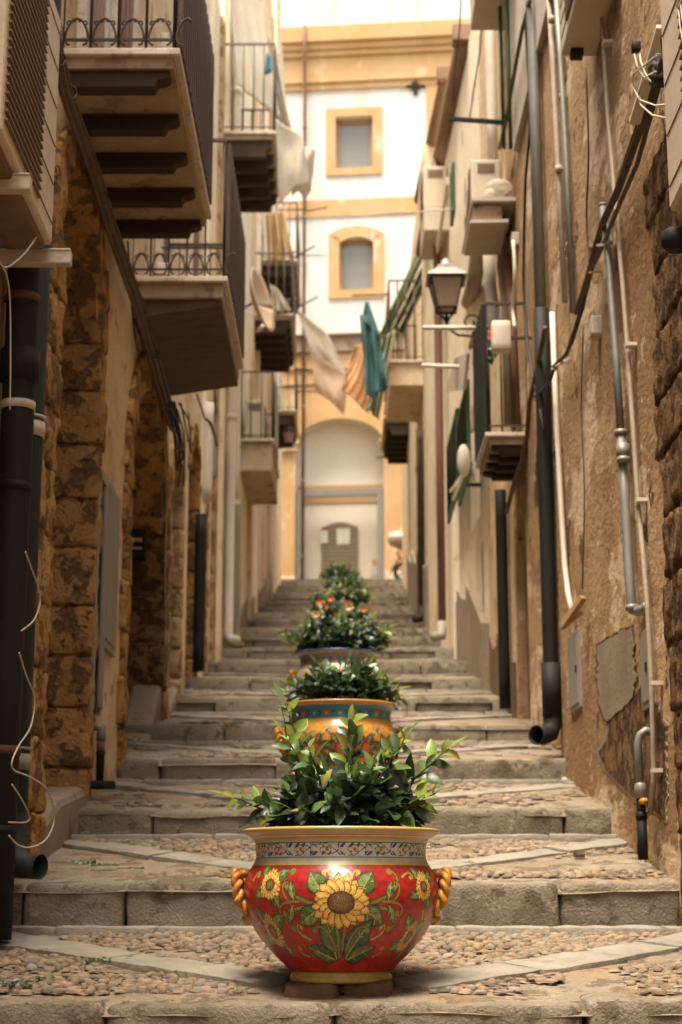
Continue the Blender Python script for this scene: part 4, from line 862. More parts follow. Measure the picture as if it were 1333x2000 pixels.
# ------------------------------------------------------------------ pipes and cables
def pipe(name, px_pts, X, r, m, label, cat='drainpipe', n=12, collars=(), group=None, raw=None, parent=None, crad=1.22, brackets=True):
    P = [PX(p[0], p[1], p[2] if len(p) > 2 else X) for p in px_pts] if raw is None else raw
    q = MB(); q.tube(P, r, n)
    if not collars: return q.build(name, m, parent, label, cat, group)
    root = thing(name, P[-1], label, cat, group); q.build('tube', m, root)
    for c in collars:
        p = PX(c[0], c[1], X); d = .02 if len(c) < 3 else c[2]; q = MB(); q.tube([p - [0, 0, d], p + [0, 0, d]], r * crad, n)
        if brackets: q.bar(p, p + np.array([math.copysign(.12, X), 0, 0]), .02, .015)
        q.build('collar', c[3] if len(c) > 3 else m, root)
    return root
def vert(px, py, X, ztop=9, zbot=None):
    p = PX(px, py, X); zb = gz(p[1]) + .05 if zbot is None else zbot
    return [np.array([p[0], p[1], z]) for z in np.linspace(ztop, zb, 8)]
P = vert(33, 850, -1.225, 6.5, -.16)
c = PX(33, 850, -1.225)
rt = thing('drainpipe', (c[0], c[1], -.2), 'thick black cast iron drainpipe at the left edge running down to the stairs', 'drainpipe')
q = MB(); q.tube(P, .062, 20); q.build('tube', m_black, rt)
for py, mm in ((562, m_rust), (790, m_galv), (958, m_black), (1478, m_rust), (1628, m_black)):
    z = PX(33, py, -1.225)[2]; q = MB(); q.tube([(c[0], c[1], z - .016), (c[0], c[1], z + .016)], .066, 20); 
    q.bar((c[0], c[1], z), (c[0] - .1, c[1], z), .02); q.build('clamp', mm, rt)
q = MB(); q.tube([(c[0], c[1], 1.9), (c[0], c[1], 2.02)], .075, 20); q.build('socket', m_black, rt)
c = PX(56, 850, -1.235)
rt = thing('drainpipe', (c[0], c[1], 0), 'green grey metal drainpipe just behind the thick black one, ending in a spout', 'drainpipe')
q = MB(); q.tube([(c[0], c[1], z) for z in (6.5, 4, 2, .30)], .058, 20); q.build('tube', m_green_pipe, rt)
for py in (840, 1500): z = PX(56, py, -1.235)[2]; q = MB(); q.tube([(c[0], c[1], z - .03), (c[0], c[1], z + .03)], .064, 20); q.tube([(c[0], c[1], z + .045), (c[0], c[1], z + .055)], .067, 20); q.build('collar', m_galv if py < 1000 else m_cab, rt)
q = MB(); q.tube([(c[0], c[1], .34), (c[0], c[1], .22), (c[0] + .01, c[1] - .02, .15), (c[0] + .05, c[1] - .04, .10), (c[0] + .13, c[1] - .08, .095)], [.056, .054, .052, .048, .046], 18, caps=False); q.build('spout', m_green_pipe, rt)
rt.children[-1].modifiers.new('solid', 'SOLIDIFY').thickness = .006
# thin white wires on the left
def wire(pts, X, r, m, label, name='wire', group=None):
    P = [Vector(PX(p[0], p[1], p[2] if len(p) > 2 else X)) for p in pts]
    O = []
    for i in range(len(P) - 1):                               # Catmull-Rom through the points
        a, b_, c_, d = P[max(i - 1, 0)], P[i], P[i + 1], P[min(i + 2, len(P) - 1)]
        for t in (0, .25, .5, .75): O.append(.5 * ((2 * b_) + (-a + c_) * t + (2 * a - 5 * b_ + 4 * c_ - d) * t * t + (-a + 3 * b_ - 3 * c_ + d) * t ** 3))
    O.append(P[-1]); q = MB(); q.tube(O, r, 6); return q.build(name, m, None, label, 'wire', group)
wire([(64, 0), (72, 60), (85, 110), (92, 170), (98, 240), (96, 330), (92, 420), (60, 480), (30, 512), (8, 522), (-5, 500)], -1.13, .0035, m_whitecable, 'white wire hanging over the green drainpipe beside the left air conditioner')
wire([(2, 515), (14, 540), (20, 590), (21, 700), (20, 800)], -1.15, .003, m_whitecable, 'thin white wire along the left edge beside the black drainpipe')
wire([(50, 1078), (62, 1110), (76, 1150), (78, 1180), (66, 1212), (42, 1232)], -1.14, .003, m_whitecable, 'cut white wire loop sticking out in front of the black drainpipe at mid height')
wire([(38, 1275), (52, 1320), (68, 1365), (60, 1420), (35, 1460), (24, 1500), (60, 1518), (95, 1545), (106, 1600), (90, 1640), (60, 1655), (35, 1650), (18, 1632)], -1.12, .003, m_whitecable, 'long loose white wire with a big loop near the foot of the left drainpipes')
wire([(24, 1532), (45, 1565), (58, 1595), (50, 1606), (18, 1606)], -1.13, .003, m_whitecable, 'short white wire tied low across the black drainpipe')
# cable bundle under the left balconies
cabs = thing('cable_bundle', PX(200, 380, -1.2), 'thick brown cable bundle sloping along the left wall under the balconies', 'cable bundle')
for dx, dy, r in ((0, 0, .022), (8, -6, .014), (-5, 10, .012)):
    q = MB(); q.tube([PX(x + dx, y + dy, -1.22) for x, y in ((98, 30), (112, 110), (128, 180), (160, 270), (185, 340), (215, 440), (250, 540), (275, 610), (300, 700), (325, 790), (340, 830))], r, 8); q.build('cable', m_cable, cabs)
for x, y in ((115, 115), (137, 180), (175, 310), (200, 385), (262, 560), (300, 690), (330, 795)):
    p = PX(x, y, -1.21); q = MB(); q.tube([p + np.array([.0, math.cos(a) * .035, math.sin(a) * .035]) * np.array([1, .3, 1]) + np.array([math.cos(a) * .03, 0, 0]) for a in np.linspace(0, 6.28, 9)], .004, 5); q.build('tie', m_rust, cabs)
# tangle at the end of the bundle
q = MB()
for i in range(7):
    P0 = PX(330 + i * 4, 800 + U(-20, 10), -1.18); q.tube([P0, P0 + np.array([U(0, .05), U(.1, .4), U(-.15, -.02)]), P0 + np.array([U(0, .04), U(.3, .8), U(-.4, -.1)]), P0 + np.array([-.05, U(.5, 1.2), U(-.3, .3)])], .007, 5)
q.build('cable', m_blackcable, cabs)
wire([(330, 790), (345, 820), (352, 850), (350, 880), (342, 850)], -1.15, .008, m_blackcable, 'dark cable end hanging from the cable bundle on the left wall')
wire([(385, 770), (395, 800), (402, 820), (412, 825), (420, 850), (424, 872), (415, 840), (405, 818)], -1.15, .009, m_cable, 'tangled cables hanging below the second left balcony')
P = vert(392, 1100, -1.25, PX(392, 1000, -1.25)[2]); pipe('drainpipe', None, None, .052, m_black, 'straight black downpipe on the left between stone arch and patched wall', raw=P)
P = vert(405, 900, -1.25, PX(405, 780, -1.25)[2], PX(405, 985, -1.25)[2]); pipe('drainpipe', None, None, .055, m_white_pipe, 'white upper length of downpipe above the straight black one on the left', raw=P)
c = PX(449, 1000, -1.24); rt = thing('drainpipe', (c[0], c[1], gz(c[1])), 'tall white downpipe with an elbow at its foot on the cream building', 'drainpipe')
q = MB(); q.tube([(c[0], c[1], z) for z in np.linspace(12, gz(c[1]) + .14, 8)] + [(c[0] + .03, c[1] - .02, gz(c[1]) + .08), (c[0] + .12, c[1] - .06, gz(c[1]) + .06)], .06, 14); q.build('tube', m_white_pipe, rt)
for z in (5.2, 7.2, 9.2): q = MB(); q.tube([(c[0], c[1], z), (c[0], c[1], z + .07)], .072, 14); q.build('collar', m_white_pipe, rt)
P = vert(462, 1100, -1.2, PX(462, 980, -1.2)[2]); P.append(P[-1] + np.array([.08, -.05, -.04])); pipe('drainpipe', None, None, .05, m_cab, 'dark grey lower downpipe right beside the tall white one', raw=P)
P = vert(462, 900, -1.2, PX(462, 560, -1.2)[2], PX(462, 978, -1.2)[2]); pipe('drainpipe', None, None, .045, m_white_pipe, 'narrow white pipe joining the dark grey lower downpipe from above', raw=P)
P = vert(530, 1050, -1.22, 10.5); pipe('drainpipe', None, None, .045, m_white_pipe, 'thin pale downpipe farthest up the left side', raw=P)
# drain with black foot on the left wall
c = PX(196, 1500, -1.24); rt = thing('drain_pipe', (c[0], c[1], gz(c[1])), 'short drain of grey and rusty pipe with a black shoe beside the metal doors', 'drain')
zz = lambda py: PX(196, py, -1.24)[2]
q = MB(); q.tube([(c[0] - .05, c[1], zz(1415)), (c[0], c[1], zz(1420)), (c[0], c[1], zz(1445))], .026, 10); q.build('elbow', m_grey_pipe, rt)
q = MB(); q.tube([(c[0], c[1], zz(1445)), (c[0], c[1], zz(1470))], .021, 10); q.build('joint', m_brown_pipe, rt)
q = MB(); q.tube([(c[0], c[1], zz(1468)), (c[0], c[1], zz(1474)), (c[0], c[1], zz(1530))], [.028, .022, .020], 10); q.build('tube', m_black, rt)
q = MB(); q.block(c[0] - .06, c[0] + .08, c[1] - .07, c[1] + .04, zz(1542), zz(1526), b=.01, amp=0); q.build('shoe', m_black, rt)
# metal doors flush in the left wall
def wallbox(name, x0, y0, x1, y1, X, depth, m, label=None, cat=None, parent=None, bevel=.006):
    """box on the side wall, its front face from pixel (x0,y0 top near) to (x1,y1) at plane X"""
    a = PX(x0, y0, X); b_ = PX(x1, y1, X); ya, yb = sorted((a[1], b_[1])); s = math.copysign(1, X)
    zt_ = PX(x0, y0, X)[2]; zb_ = PX(x1, y1, X)[2]; q = MB(); q.box(min(X, X + s * depth), max(X, X + s * depth), ya, yb, min(zb_, zt_), max(zt_, zb_))
    return q.build(name, m, parent, label, cat, bevel=bevel)
rt = thing('metal_door', PX(205, 1390, -1.29), 'narrow grey metal door standing ajar with its dark gap painted as a black sheet, left of the meter panel', 'metal door')
a = PX(188, 1000, -1.28); b_ = PX(205, 1000, -1.28); zb_, zt_ = PX(195, 1400, -1.28)[2], PX(195, 915, -1.28)[2]
q = MB(); q.box(-1.31, -1.265, a[1], a[1] + .05, zb_, zt_); q.box(-1.31, -1.265, b_[1] - .05, b_[1], zb_, zt_); q.box(-1.31, -1.265, a[1] + .05, b_[1] - .05, zt_ - .05, zt_); q.build('frame', m_cab, rt)
q = MB(); q.box(-1.302, -1.29, a[1] + .05, b_[1] - .05, zb_, zt_ - .05); q.build('gap_shade', m_black, rt)  # black sheet puts the shade of the door gap into colour
q = MB(); q.box(-1.27, -1.255, a[1] + .18, b_[1] - .01, zb_ + .03, zt_ - .08); q.build('leaf', m_gate, rt, bevel=.004)
rt = thing('metal_hatch', PX(222, 1290, -1.29), 'tall flat grey meter panel on the plaster between the two left doorways', 'panel')
a = PX(208, 1000, -1.28); b_ = PX(233, 1000, -1.28); zb_, zt_ = PX(220, 1280, -1.28)[2], PX(220, 950, -1.28)[2]
q = MB(); q.box(-1.31, -1.275, a[1], b_[1], zb_, zt_); q.build('frame', m_cab, rt, bevel=.004); q = MB(); q.box(-1.276, -1.268, a[1] + .04, b_[1] - .04, zb_ + .04, zt_ - .04); q.build('leaf', m_gate, rt, bevel=.004)
# meter box with pale strips painted as its window reflection, on the second reveal
p = PY(268, 1066, 11.83); rt = thing('meter_box', p, 'dark meter box with pale strips painted as reflection in its small glass window on the shaded stone reveal', 'meter box')
q = MB(); q.box(p[0] - .07, p[0] + .07, 11.74, 11.86, p[2] - .11, p[2] + .11); q.build('case', m_black, rt, bevel=.008)
q = MB(); q.box(p[0] - .048, p[0] + .048, 11.725, 11.745, p[2] + .01, p[2] + .035); q.box(p[0] - .048, p[0] + .048, 11.725, 11.745, p[2] - .045, p[2] - .03); q.build('window', m_marble, rt)

# ------------------------------------------------------------------ balconies
def cscroll(q, x, y, z, w_, h, r=.006):
    """pair of C scrolls standing between two bars in the plane Y=y"""
    for s in (-1, 1):
        pts = []
        for i in range(19):
            t = i / 18; a = -1.2 + t * 3.9; rr = w_ * .46 * (1 - .25 * t)
            pts.append((x + s * (w_ * .5 - rr * math.cos(a) * .9 - 0), y, z + h * .5 + h * .45 * math.sin(a - .4)))
        q.tube(pts, r, 5)
        q.tube([(x + s * (w_ * .28 + math.cos(a) * w_ * .10), y, z + h * .80 + math.sin(a) * w_ * .10) for a in np.linspace(0, 5, 9)], r * .8, 5)
def balcony(side, ya, yb, xo, z, label, rail=1.0, slabt=.06, nbr=5, brh=.16, style='bars', mslab=None, msof=None, mrail=None, panel=None, scrolls=False, group='balconies on the alley walls', name='balcony', nb=None, xw=1.3, mbr=None, solid_box=0, near_rail=True, barr=.007):
    s = side; root = thing(name, (s * xw, (ya + yb) / 2, z), label, 'balcony', group); X0, X1 = s * xw, s * xo
    lo, hi = min(X0, X1), max(X0, X1)
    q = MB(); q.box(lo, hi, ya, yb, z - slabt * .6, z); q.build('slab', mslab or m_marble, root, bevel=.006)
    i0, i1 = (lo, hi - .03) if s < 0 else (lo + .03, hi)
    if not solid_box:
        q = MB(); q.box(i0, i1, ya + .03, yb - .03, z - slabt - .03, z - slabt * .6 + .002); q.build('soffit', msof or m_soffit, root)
        w_ = abs(xw - xo)
        for i in range(nbr):
            y = ya + .05 + (yb - ya - .19) * i / max(1, nbr - 1); zt_ = z - slabt - .03
            prof = [(s * xw, zt_), (s * (xo + .05), zt_), (s * (xo + .05), zt_ - brh * .35), (s * (xo + .07), zt_ - brh * .5), (s * (xo + .11), zt_ - brh * .6), (s * (xo + .12), zt_ - brh), (s * xw, zt_ - brh)]
            q = MB(); q.prism([(x, y, zz_) for x, zz_ in prof], (0, .09, 0)); q.build('bracket', mbr or m_bracket, root, bevel=.006)
    else:
        q = MB(); q.box(i0, i1, ya + .04, yb - .04, z - solid_box, z - slabt * .6 + .002); q.build('side', msof or m_concrete, root, bevel=.008)
    mr = mrail or m_iron; q = MB(); xr = s * (xo + .03)
    for zz_ in (z + rail, z + .05): q.bar((xr, ya + .02, zz_), (xr, yb - .02, zz_), .022 if zz_ > z + .1 else .014)
    n = nb or int((yb - ya) / .1)
    for i in range(n + 1): y = ya + .02 + (yb - ya - .04) * i / n; q.tube([(xr, y, z), (xr, y, z + rail)], barr, 5)
    q.build('railing', mr, root)
    for yy, nm in ((ya + .02, 1), (yb - .02, 0)):
        if nm and not near_rail: continue
        q = MB()
        for zz_ in (z + rail, z + .05): q.bar((xr, yy, zz_), (s * xw, yy, zz_), .02 if zz_ > z + .1 else .012)
        n2 = max(3, int(abs(xw - xo) / .115))
        for i in range(n2 + 1):
            x = xr + (s * xw - xr) * i / n2; q.tube([(x, yy, z), (x, yy, z + rail)], barr, 5)
            if scrolls and nm: cscroll(q, x, yy - .012, z + .01, .1, .15)
        if scrolls == 2 and nm: q.bar((xr, yy - .005, z + .19), (s * xw + .18 * -s, yy - .005, z + .19), .012)
        q.build('railing', mr, root)
    if panel:
        q = MB(); h0, h1 = panel[1], panel[2]; nn = int((yb - ya) / .11)
        xp = s * (xo + .005)
        for i in range(nn): y = ya + .03 + (yb - ya - .06) * i / nn; q.box(min(xp - s * .012, xp + s * .01), max(xp - s * .012, xp + s * .01), y, y + .05, z + h0, z + h1)
        q.box(min(xp + s * .011, xp + s * .014), max(xp + s * .011, xp + s * .014), ya + .03, yb - .03, z + h0, z + h1)
        q.build('screen', panel[0], root)
    return root
def Yat(px, X, Z): return XZ(px, X, Z)[1]
Z1 = 3.84
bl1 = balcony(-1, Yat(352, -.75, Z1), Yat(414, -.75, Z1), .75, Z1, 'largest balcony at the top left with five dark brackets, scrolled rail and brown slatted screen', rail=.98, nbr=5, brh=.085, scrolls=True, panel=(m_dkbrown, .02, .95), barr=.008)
Z2 = 3.74
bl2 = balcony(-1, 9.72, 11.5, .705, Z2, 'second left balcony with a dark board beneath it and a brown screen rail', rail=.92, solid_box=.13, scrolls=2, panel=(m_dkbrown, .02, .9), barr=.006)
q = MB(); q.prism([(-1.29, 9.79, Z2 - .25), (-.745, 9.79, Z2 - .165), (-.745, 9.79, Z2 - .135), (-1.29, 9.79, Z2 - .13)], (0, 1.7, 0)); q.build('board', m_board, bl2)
# door frames, shutters and pots seen through the railings of the two near balconies
def doorframe(root, ya, yb, z, h, leafm=None, X=-1.3):
    q = MB(); 
    for a, b_ in ((ya - .1, ya), (yb, yb + .1)): q.box(X, X + .05, a, b_, z, z + h)
    q.box(X, X + .05, ya - .1, yb + .1, z + h, z + h + .12); q.build('door_surround', m_marble, root, bevel=.006)
    q = MB(); q.box(X - .001, X + .02, ya, yb, z, z + h); 
    for i in range(4): y = ya + (yb - ya) * (i + .5) / 4; q.box(X, X + .035, y - (yb - ya) * .09, y + (yb - ya) * .09, z + .08, z + h - .08)
    q.build('door', leafm or m_wood, root)
doorframe(b1, 8.5, 9.2, Z1, 2.2); doorframe(b1, 7.5, 8.1, Z1 + .1, 2.2, m_wood2); doorframe(b1, 11.0, 11.5, Z2, 2.2, m_wood); doorframe(b2, 13.2, 13.9, 4.6, 2.2, m_wood)
q = MB(); q.lathe([(.0, 0), (.045, 0), (.06, .11), (.066, .12), (.06, .125), (.0, .12)], -1.16, 10.05, Z2 + .0, 14); q.build('plant_pot', m_terracotta, label='small terracotta pot on the second left balcony beside the wall', cat='plant pot')
q = MB(); q.box(-1.2, -1.12, 10.15, 10.22, Z2, Z2 + .26); q.build('plastic_carton', m_white_pipe, label='pale upright carton behind the terracotta pot on the second left balcony', cat='carton', bevel=.01)
Z3 = 8.15
bl3 = balcony(-1, Yat(540, -.71, Z3), Yat(547, -.71, 8.0) + .5, .71, Z3, 'high left balcony with thin green rails and five ornate brackets, white cloth draped over it', rail=1.05, nbr=5, brh=.2, mrail=m_ironp, mslab=m_marble, barr=.01)
# more balconies up the left side, smaller with distance
def balc_px(side, near_px, far_px, zy, Zpx, label, xo, **k):
    c = F * side * xo / (near_px - 666.5); r = ray(near_px, zy); p = r * (side * xo / r[0]); Z = p[2]; ya = p[1]; yb = ya + k.pop('length', 1.8)
    return balcony(side, ya, yb, xo, Z, label, **k), p, yb
bl5, p5, e5 = balc_px(-1, 574, 0, 612, 0, 'left balcony behind the satellite dish with thin bars and dark brackets', .70, length=2.0, rail=.95, nbr=6, brh=.2, mrail=m_ironp, barr=.01)
bl4, p4, e4 = balc_px(-1, 583, 0, 506, 0, 'highest far left balcony with a dark meshed end and striped laundry above', .70, length=2.2, rail=1.0, nbr=6, brh=.18, mrail=m_ironp, barr=.01)
bl6, p6, e6 = balc_px(-1, 580, 0, 800, 0, 'low far left balcony with dark brackets near the orange gateway', .85, length=1.8, rail=1.0, nbr=6, brh=.2, mrail=m_ironp, barr=.012)
bl7, p7, e7 = balc_px(-1, 536, 0, 856, 0, 'small low cream balcony box on the left carrying an air conditioner', .86, length=2.0, rail=.9, solid_box=.42, msof=m_concrete, mrail=m_ironp, barr=.01)
# pale metal sheet standing at the end of the low left balcony
q = MB(); a = PY(540, 700, p7[1] + .4); b_ = PY(552, 860, p7[1] + .4); q.box(a[0], a[0] + .02, p7[1] + .2, p7[1] + .9, PY(545, 862, p7[1])[2], PY(545, 735, p7[1])[2]); q.build('sheet_screen', m_cab, bl7)
# right side balconies
Zr = 3.12
br1 = balcony(1, Yat(948, 1.0, Zr), Yat(928, 1.0, Zr), 1.0, Zr, 'small right balcony with four beams, a black corner panel and thin bars', rail=.95, nbr=4, brh=.06, slabt=.05, mslab=m_marble, msof=m_soffit, mrail=m_iron, panel=(m_black, .0, .95), barr=.006)
br2, pr2, er2 = balc_px(1, 757, 0, 703, 0, 'right balcony with a solid cream underside and dark rail under the green striped awning', .63, length=1.9, rail=1.15, solid_box=.35, msof=m_plaster_pale, mslab=m_marble, mrail=m_iron, barr=.012, xw=1.12)
br3, pr3, er3 = balc_px(1, 750, 0, 812, 0, 'far right balcony with black brackets beside the orange gateway', .70, length=2.0, rail=.2, nbr=6, brh=.22, mrail=m_iron, xw=1.2)

# ------------------------------------------------------------------ air conditioners
def ac_unit(x0, x1, y0, y1, z0, h, label, face='x', side=-1, group='outdoor air conditioner units', fan=True, mc=None):
    """outdoor unit; the grille is on the face turned to the alley"""
    root = thing('air_conditioner', ((x0 + x1) / 2, (y0 + y1) / 2, z0), label, 'air conditioner', group)
    q = MB(); q.box(x0, x1, y0, y1, z0, z0 + h); q.build('casing', mc or m_ac, root, bevel=.015)
    xf = x1 if side < 0 else x0; s = -side
    q = MB(); yl = y0 + (y1 - y0) * .68
    n = 26
    for i in range(n): z = z0 + .06 + (h - .12) * i / n; q.box(min(xf, xf + s * .012), max(xf, xf + s * .012), y0 + .04, yl, z, z + .008)
    q.build('grille', m_acgrille, root)
    if fan:
        q = MB(); c_ = ((y0 + yl) / 2, z0 + h / 2); R_ = min(yl - y0, h) * .40
        for k in range(1, 9): q.tube([(xf + s * .02, c_[0] + math.cos(a) * R_ * k / 8, c_[1] + math.sin(a) * R_ * k / 8) for a in np.linspace(0, 2 * math.pi, 28)], .003, 4)
        for a in np.linspace(0, 2 * math.pi, 9)[:-1]: q.bar((xf + s * .02, c_[0], c_[1]), (xf + s * .02, c_[0] + math.cos(a) * R_, c_[1] + math.sin(a) * R_), .006)
        q.build('fan_guard', m_ac, root)
    for i in range(6): q = MB(); z = z0 + .08 + i * (h - .16) / 5; q.box(min(xf, xf + s * .003), max(xf, xf + s * .003), yl + .03, y1 - .03, z, z + .004); q.build('groove', m_acgrille, root)
    q = MB(); q.box(x0 + .05, x1 - .05, y0 - .006, y0 + .01, z0 + h * .72, z0 + h * .9); q.build('end_recess', m_acgrille, root)
    return root
ac1 = ac_unit(-1.28, -1.1, 4.95, 5.93, 2.40, .95, 'large aged air conditioner with a ribbed side at the top left corner', fan=False)
for y, ln in ((5.28, .24), (5.96, .27)):
    q = MB(); q.box(-1.3, -1.3 + ln, y - .025, y + .025, 2.335, 2.39); q.box(-1.3, -1.3 + ln, y - .03, y + .03, 2.385, 2.395); q.build('bracket', m_galv, ac1, bevel=.006)
q = MB(); q.block(-1.27, -1.12, 4.96, 5.9, 2.37, 2.41, b=.015, amp=0); q.build('bottom_pan', m_acgrille, ac1)
c = PX(1302, 300, 1.12); ac2 = ac_unit(1.12, 1.3, c[1] - 1.0, c[1], PX(1308, 415, 1.12)[2], 1.1, 'white air conditioner with a round fan guard at the top right edge', side=1)
q = MB(); c = PX(1322, 490, 1.15); q.lathe([(0, 0), (.03, .0), (.05, .02), (.055, .06), (.03, .08), (0, .085)], c[0], c[1], c[2], 16); q.build('alarm_lamp', m_black, label='small dark round lamp under the air conditioner at the right edge', cat='wall lamp')
c = PX(1096, 112, 1.12); ac3 = ac_unit(1.12, 1.3, c[1] - .8, c[1], c[2], .6, 'plain pale air conditioner high on the peeling right wall', side=1, fan=False)
q = MB(); q.box(1.16, 1.22, c[1] - .1, c[1] - .04, c[2] - .04, c[2]); q.build('bracket', m_black, ac3)
# unit with things stored on its shelf
c = PX(924, 400, 1.0); ya = c[1] ; z0 = PX(924, 412, 1.0)[2]; x0 = 1.0
rt = ac_unit(.99, 1.22, ya, ya + .75, z0 + .02, .40, 'cream air conditioner on the right wall seen end on above its shelf', side=1)
q = MB(); q.box(.97, 1.34, ya - .25, ya + .8, z0 - .03, z0); q.build('shelf', m_galv, rt); q = MB(); q.box(1.30, 1.33, ya - .24, ya - .2, z0, z0 + .35); q.build('bracket', m_galv, rt)
q = MB(); q.box(.985, 1.20, ya - .2, ya + .35, z0 - .17, z0 - .04); q.build('wooden_crate', m_soffit, label='brown box stored under the shelf of the cream air conditioner', cat='box', bevel=.01)
q = MB(); q.prism([(.955, ya - .25, z0 - .185), (1.24, ya - .25, z0 - .175), (1.24, ya - .25, z0 - .20), (.955, ya - .25, z0 - .205)], (0, .65, 0)); q.build('shelf_board', m_galv, label='lower pale shelf board holding the brown box on the right wall', cat='shelf')
q = MB(); ell(q, (1.19, ya - .12, z0 + .14), (.10, .07, .055)); ell(q, (1.12, ya - .14, z0 + .06), (.05, .05, .05)); q.box(1.10, 1.22, ya - .16, ya - .08, z0, z0 + .09); q.build('cloth_bundle', m_cloth_white, label='crumpled pale cloth bundle resting in front of the cream air conditioner', cat='cloth bundle')
# far units
c = PX(840, 400, 1.0); z = PX(840, 405, 1.0)[2]; ac_unit(.93, 1.2, c[1], c[1] + .8, z, .5, 'pale air conditioner high up beside the far brown gutter', side=1, fan=False)
q = MB(); q.box(.93, 1.25, c[1] - .05, c[1] + .85, z - .3, z - .02); q.build('metal_tray', m_galv, label='pale metal tray under the air conditioner beside the far gutter', cat='tray', bevel=.01)
z = p7[2]; ac_unit(-1.25, -1.0, p7[1] + .15, p7[1] + .9, z + .06, .5, 'small white air conditioner standing on the low cream left balcony', side=-1)
# ------------------------------------------------------------------ street lantern
L0 = PX(873, 630, .955); root = thing('street_lantern', (1.12, L0[1], L0[2]), 'four sided street lantern on a curled iron bracket on the right wall', 'street lantern')
lx, ly, lz = L0; k = 1.0
def ringq(q, hw0, z0, hw1, z1, **kk): 
    P = [(lx + a * hw0, ly + b * hw0, z0) for a, b in ((-1, -1), (1, -1), (1, 1), (-1, 1))] + [(lx + a * hw1, ly + b * hw1, z1) for a, b in ((-1, -1), (1, -1), (1, 1), (-1, 1))]
    q.add(P, [(i, (i + 1) % 4, 4 + (i + 1) % 4, 4 + i) for i in range(4)])
zb_ = lz + .12; zt_ = lz + .40; h0, h1 = .085, .145
q = MB(); ringq(q, h0 - .004, zb_, h1 - .004, zt_); q.build('glass', m_lampglass, root)
q = MB()
for a, b in ((-1, -1), (1, -1), (1, 1), (-1, 1)): q.bar((lx + a * h0, ly + b * h0, zb_), (lx + a * h1, ly + b * h1, zt_), .014)
for hh, z in ((h0, zb_), (h1, zt_)):
    C4 = [(lx + a * hh, ly + b * hh, z) for a, b in ((-1, -1), (1, -1), (1, 1), (-1, 1))]
    for i in range(4): q.bar(C4[i], C4[(i + 1) % 4], .018)
q.build('frame', m_black, root)
q = MB(); ringq(q, .18, zt_ + .005, .16, zt_ + .03); ringq(q, .16, zt_ + .03, .085, zt_ + .10); ringq(q, .085, zt_ + .10, .08, zt_ + .13); ringq(q, .0, zt_ + .003, .18, zt_ + .004); q.lathe([(.085, .13), (.05, .16), (.045, .19), (.02, .21), (.0, .215)], lx, ly, zt_, 14); q.build('hood', m_grey_pipe, root)
q = MB()
for a, b in ((-1, -1), (1, -1), (1, 1), (-1, 1)): q.tube([(lx + a * h0, ly + b * h0, zb_), (lx + a * .05, ly + b * .05, zb_ - .03), (lx + a * .02, ly + b * .02, lz + .03)], .007, 5)
q.lathe([(0, -.02), (.018, 0), (.03, .03), (.018, .05), (.01, .09)], lx, ly, lz, 10)
q.tube([(lx, ly, lz), (lx + .02, ly, lz - .06), (lx + .10, ly, lz - .12), (lx + .22, ly, lz - .13), (lx + .30, ly, lz - .06), (1.34, ly, lz - .02)], .012, 8)
q.tube([(lx + .22 + math.cos(a) * r, ly, lz - .0 + math.sin(a) * r) for a, r in zip(np.linspace(-1.5, 7, 22), np.linspace(.10, .02, 22))], .009, 6)
q.bar((1.30, ly, lz - .22), (1.30, ly, lz + .16), .03); q.build('bracket', m_black, root)
# far tiny lantern
c = PX(565, 868, -.9); root = thing('street_lantern', c, 'tiny distant lantern beside the orange gateway on the left', 'street lantern'); q = MB(); q.lathe([(.07, .02), (.10, .22)], c[0], c[1], c[2], 4); q.build('glass', m_lampglass, root); q = MB(); q.lathe([(.13, .22), (.06, .31), (.015, .33), (.015, .37), (0, .38)], c[0], c[1], c[2], 4); q.lathe([(0, -.05), (.03, -.03), (.07, .02)], c[0], c[1], c[2], 6); q.bar((c[0], c[1], c[2] - .03), (-1.25, c[1], c[2] - .1), .03); q.build('hood', m_black, root)
# satellite dish
c = PX(492, 592, -.95); root = thing('satellite_dish', c, 'pale satellite dish with its receiver arm on the left wall', 'satellite dish')
q = MB(); R_ = .33; M = Matrix.Translation(Vector(c)) @ Matrix.Rotation(math.radians(74), 4, 'Z') @ Matrix.Rotation(math.radians(-12), 4, 'X')
q.grid(lambda u, v: M @ Vector((math.cos(2 * math.pi * u) * R_ * v, -.03 + .10 * v * v * -1, math.sin(2 * math.pi * u) * R_ * 1.08 * v)), 28, 6); q.build('reflector', m_soffit2, root, solid=.012)
q = MB(); e = Vector(PX(528, 622, -.80)); q.bar(M @ Vector((0, 0, -.33)), e, .025); q.bar(M @ Vector((.12, 0, -.28)), e, .014); q.tube([e, e + (e - Vector(c)).normalized() * .08], .03, 8); q.build('receiver_arm', m_white_pipe, root)
q = MB(); q.tube([tuple(c), (c[0] - .15, c[1] + .05, c[2] - .06), (-1.32, c[1] + .05, c[2] - .06)], .022, 8); q.tube([(c[0] - .15, c[1] + .05, c[2] - .5), (c[0] - .15, c[1] + .05, c[2] + .05)], .02, 8); q.build('mount', m_grey_pipe, root)
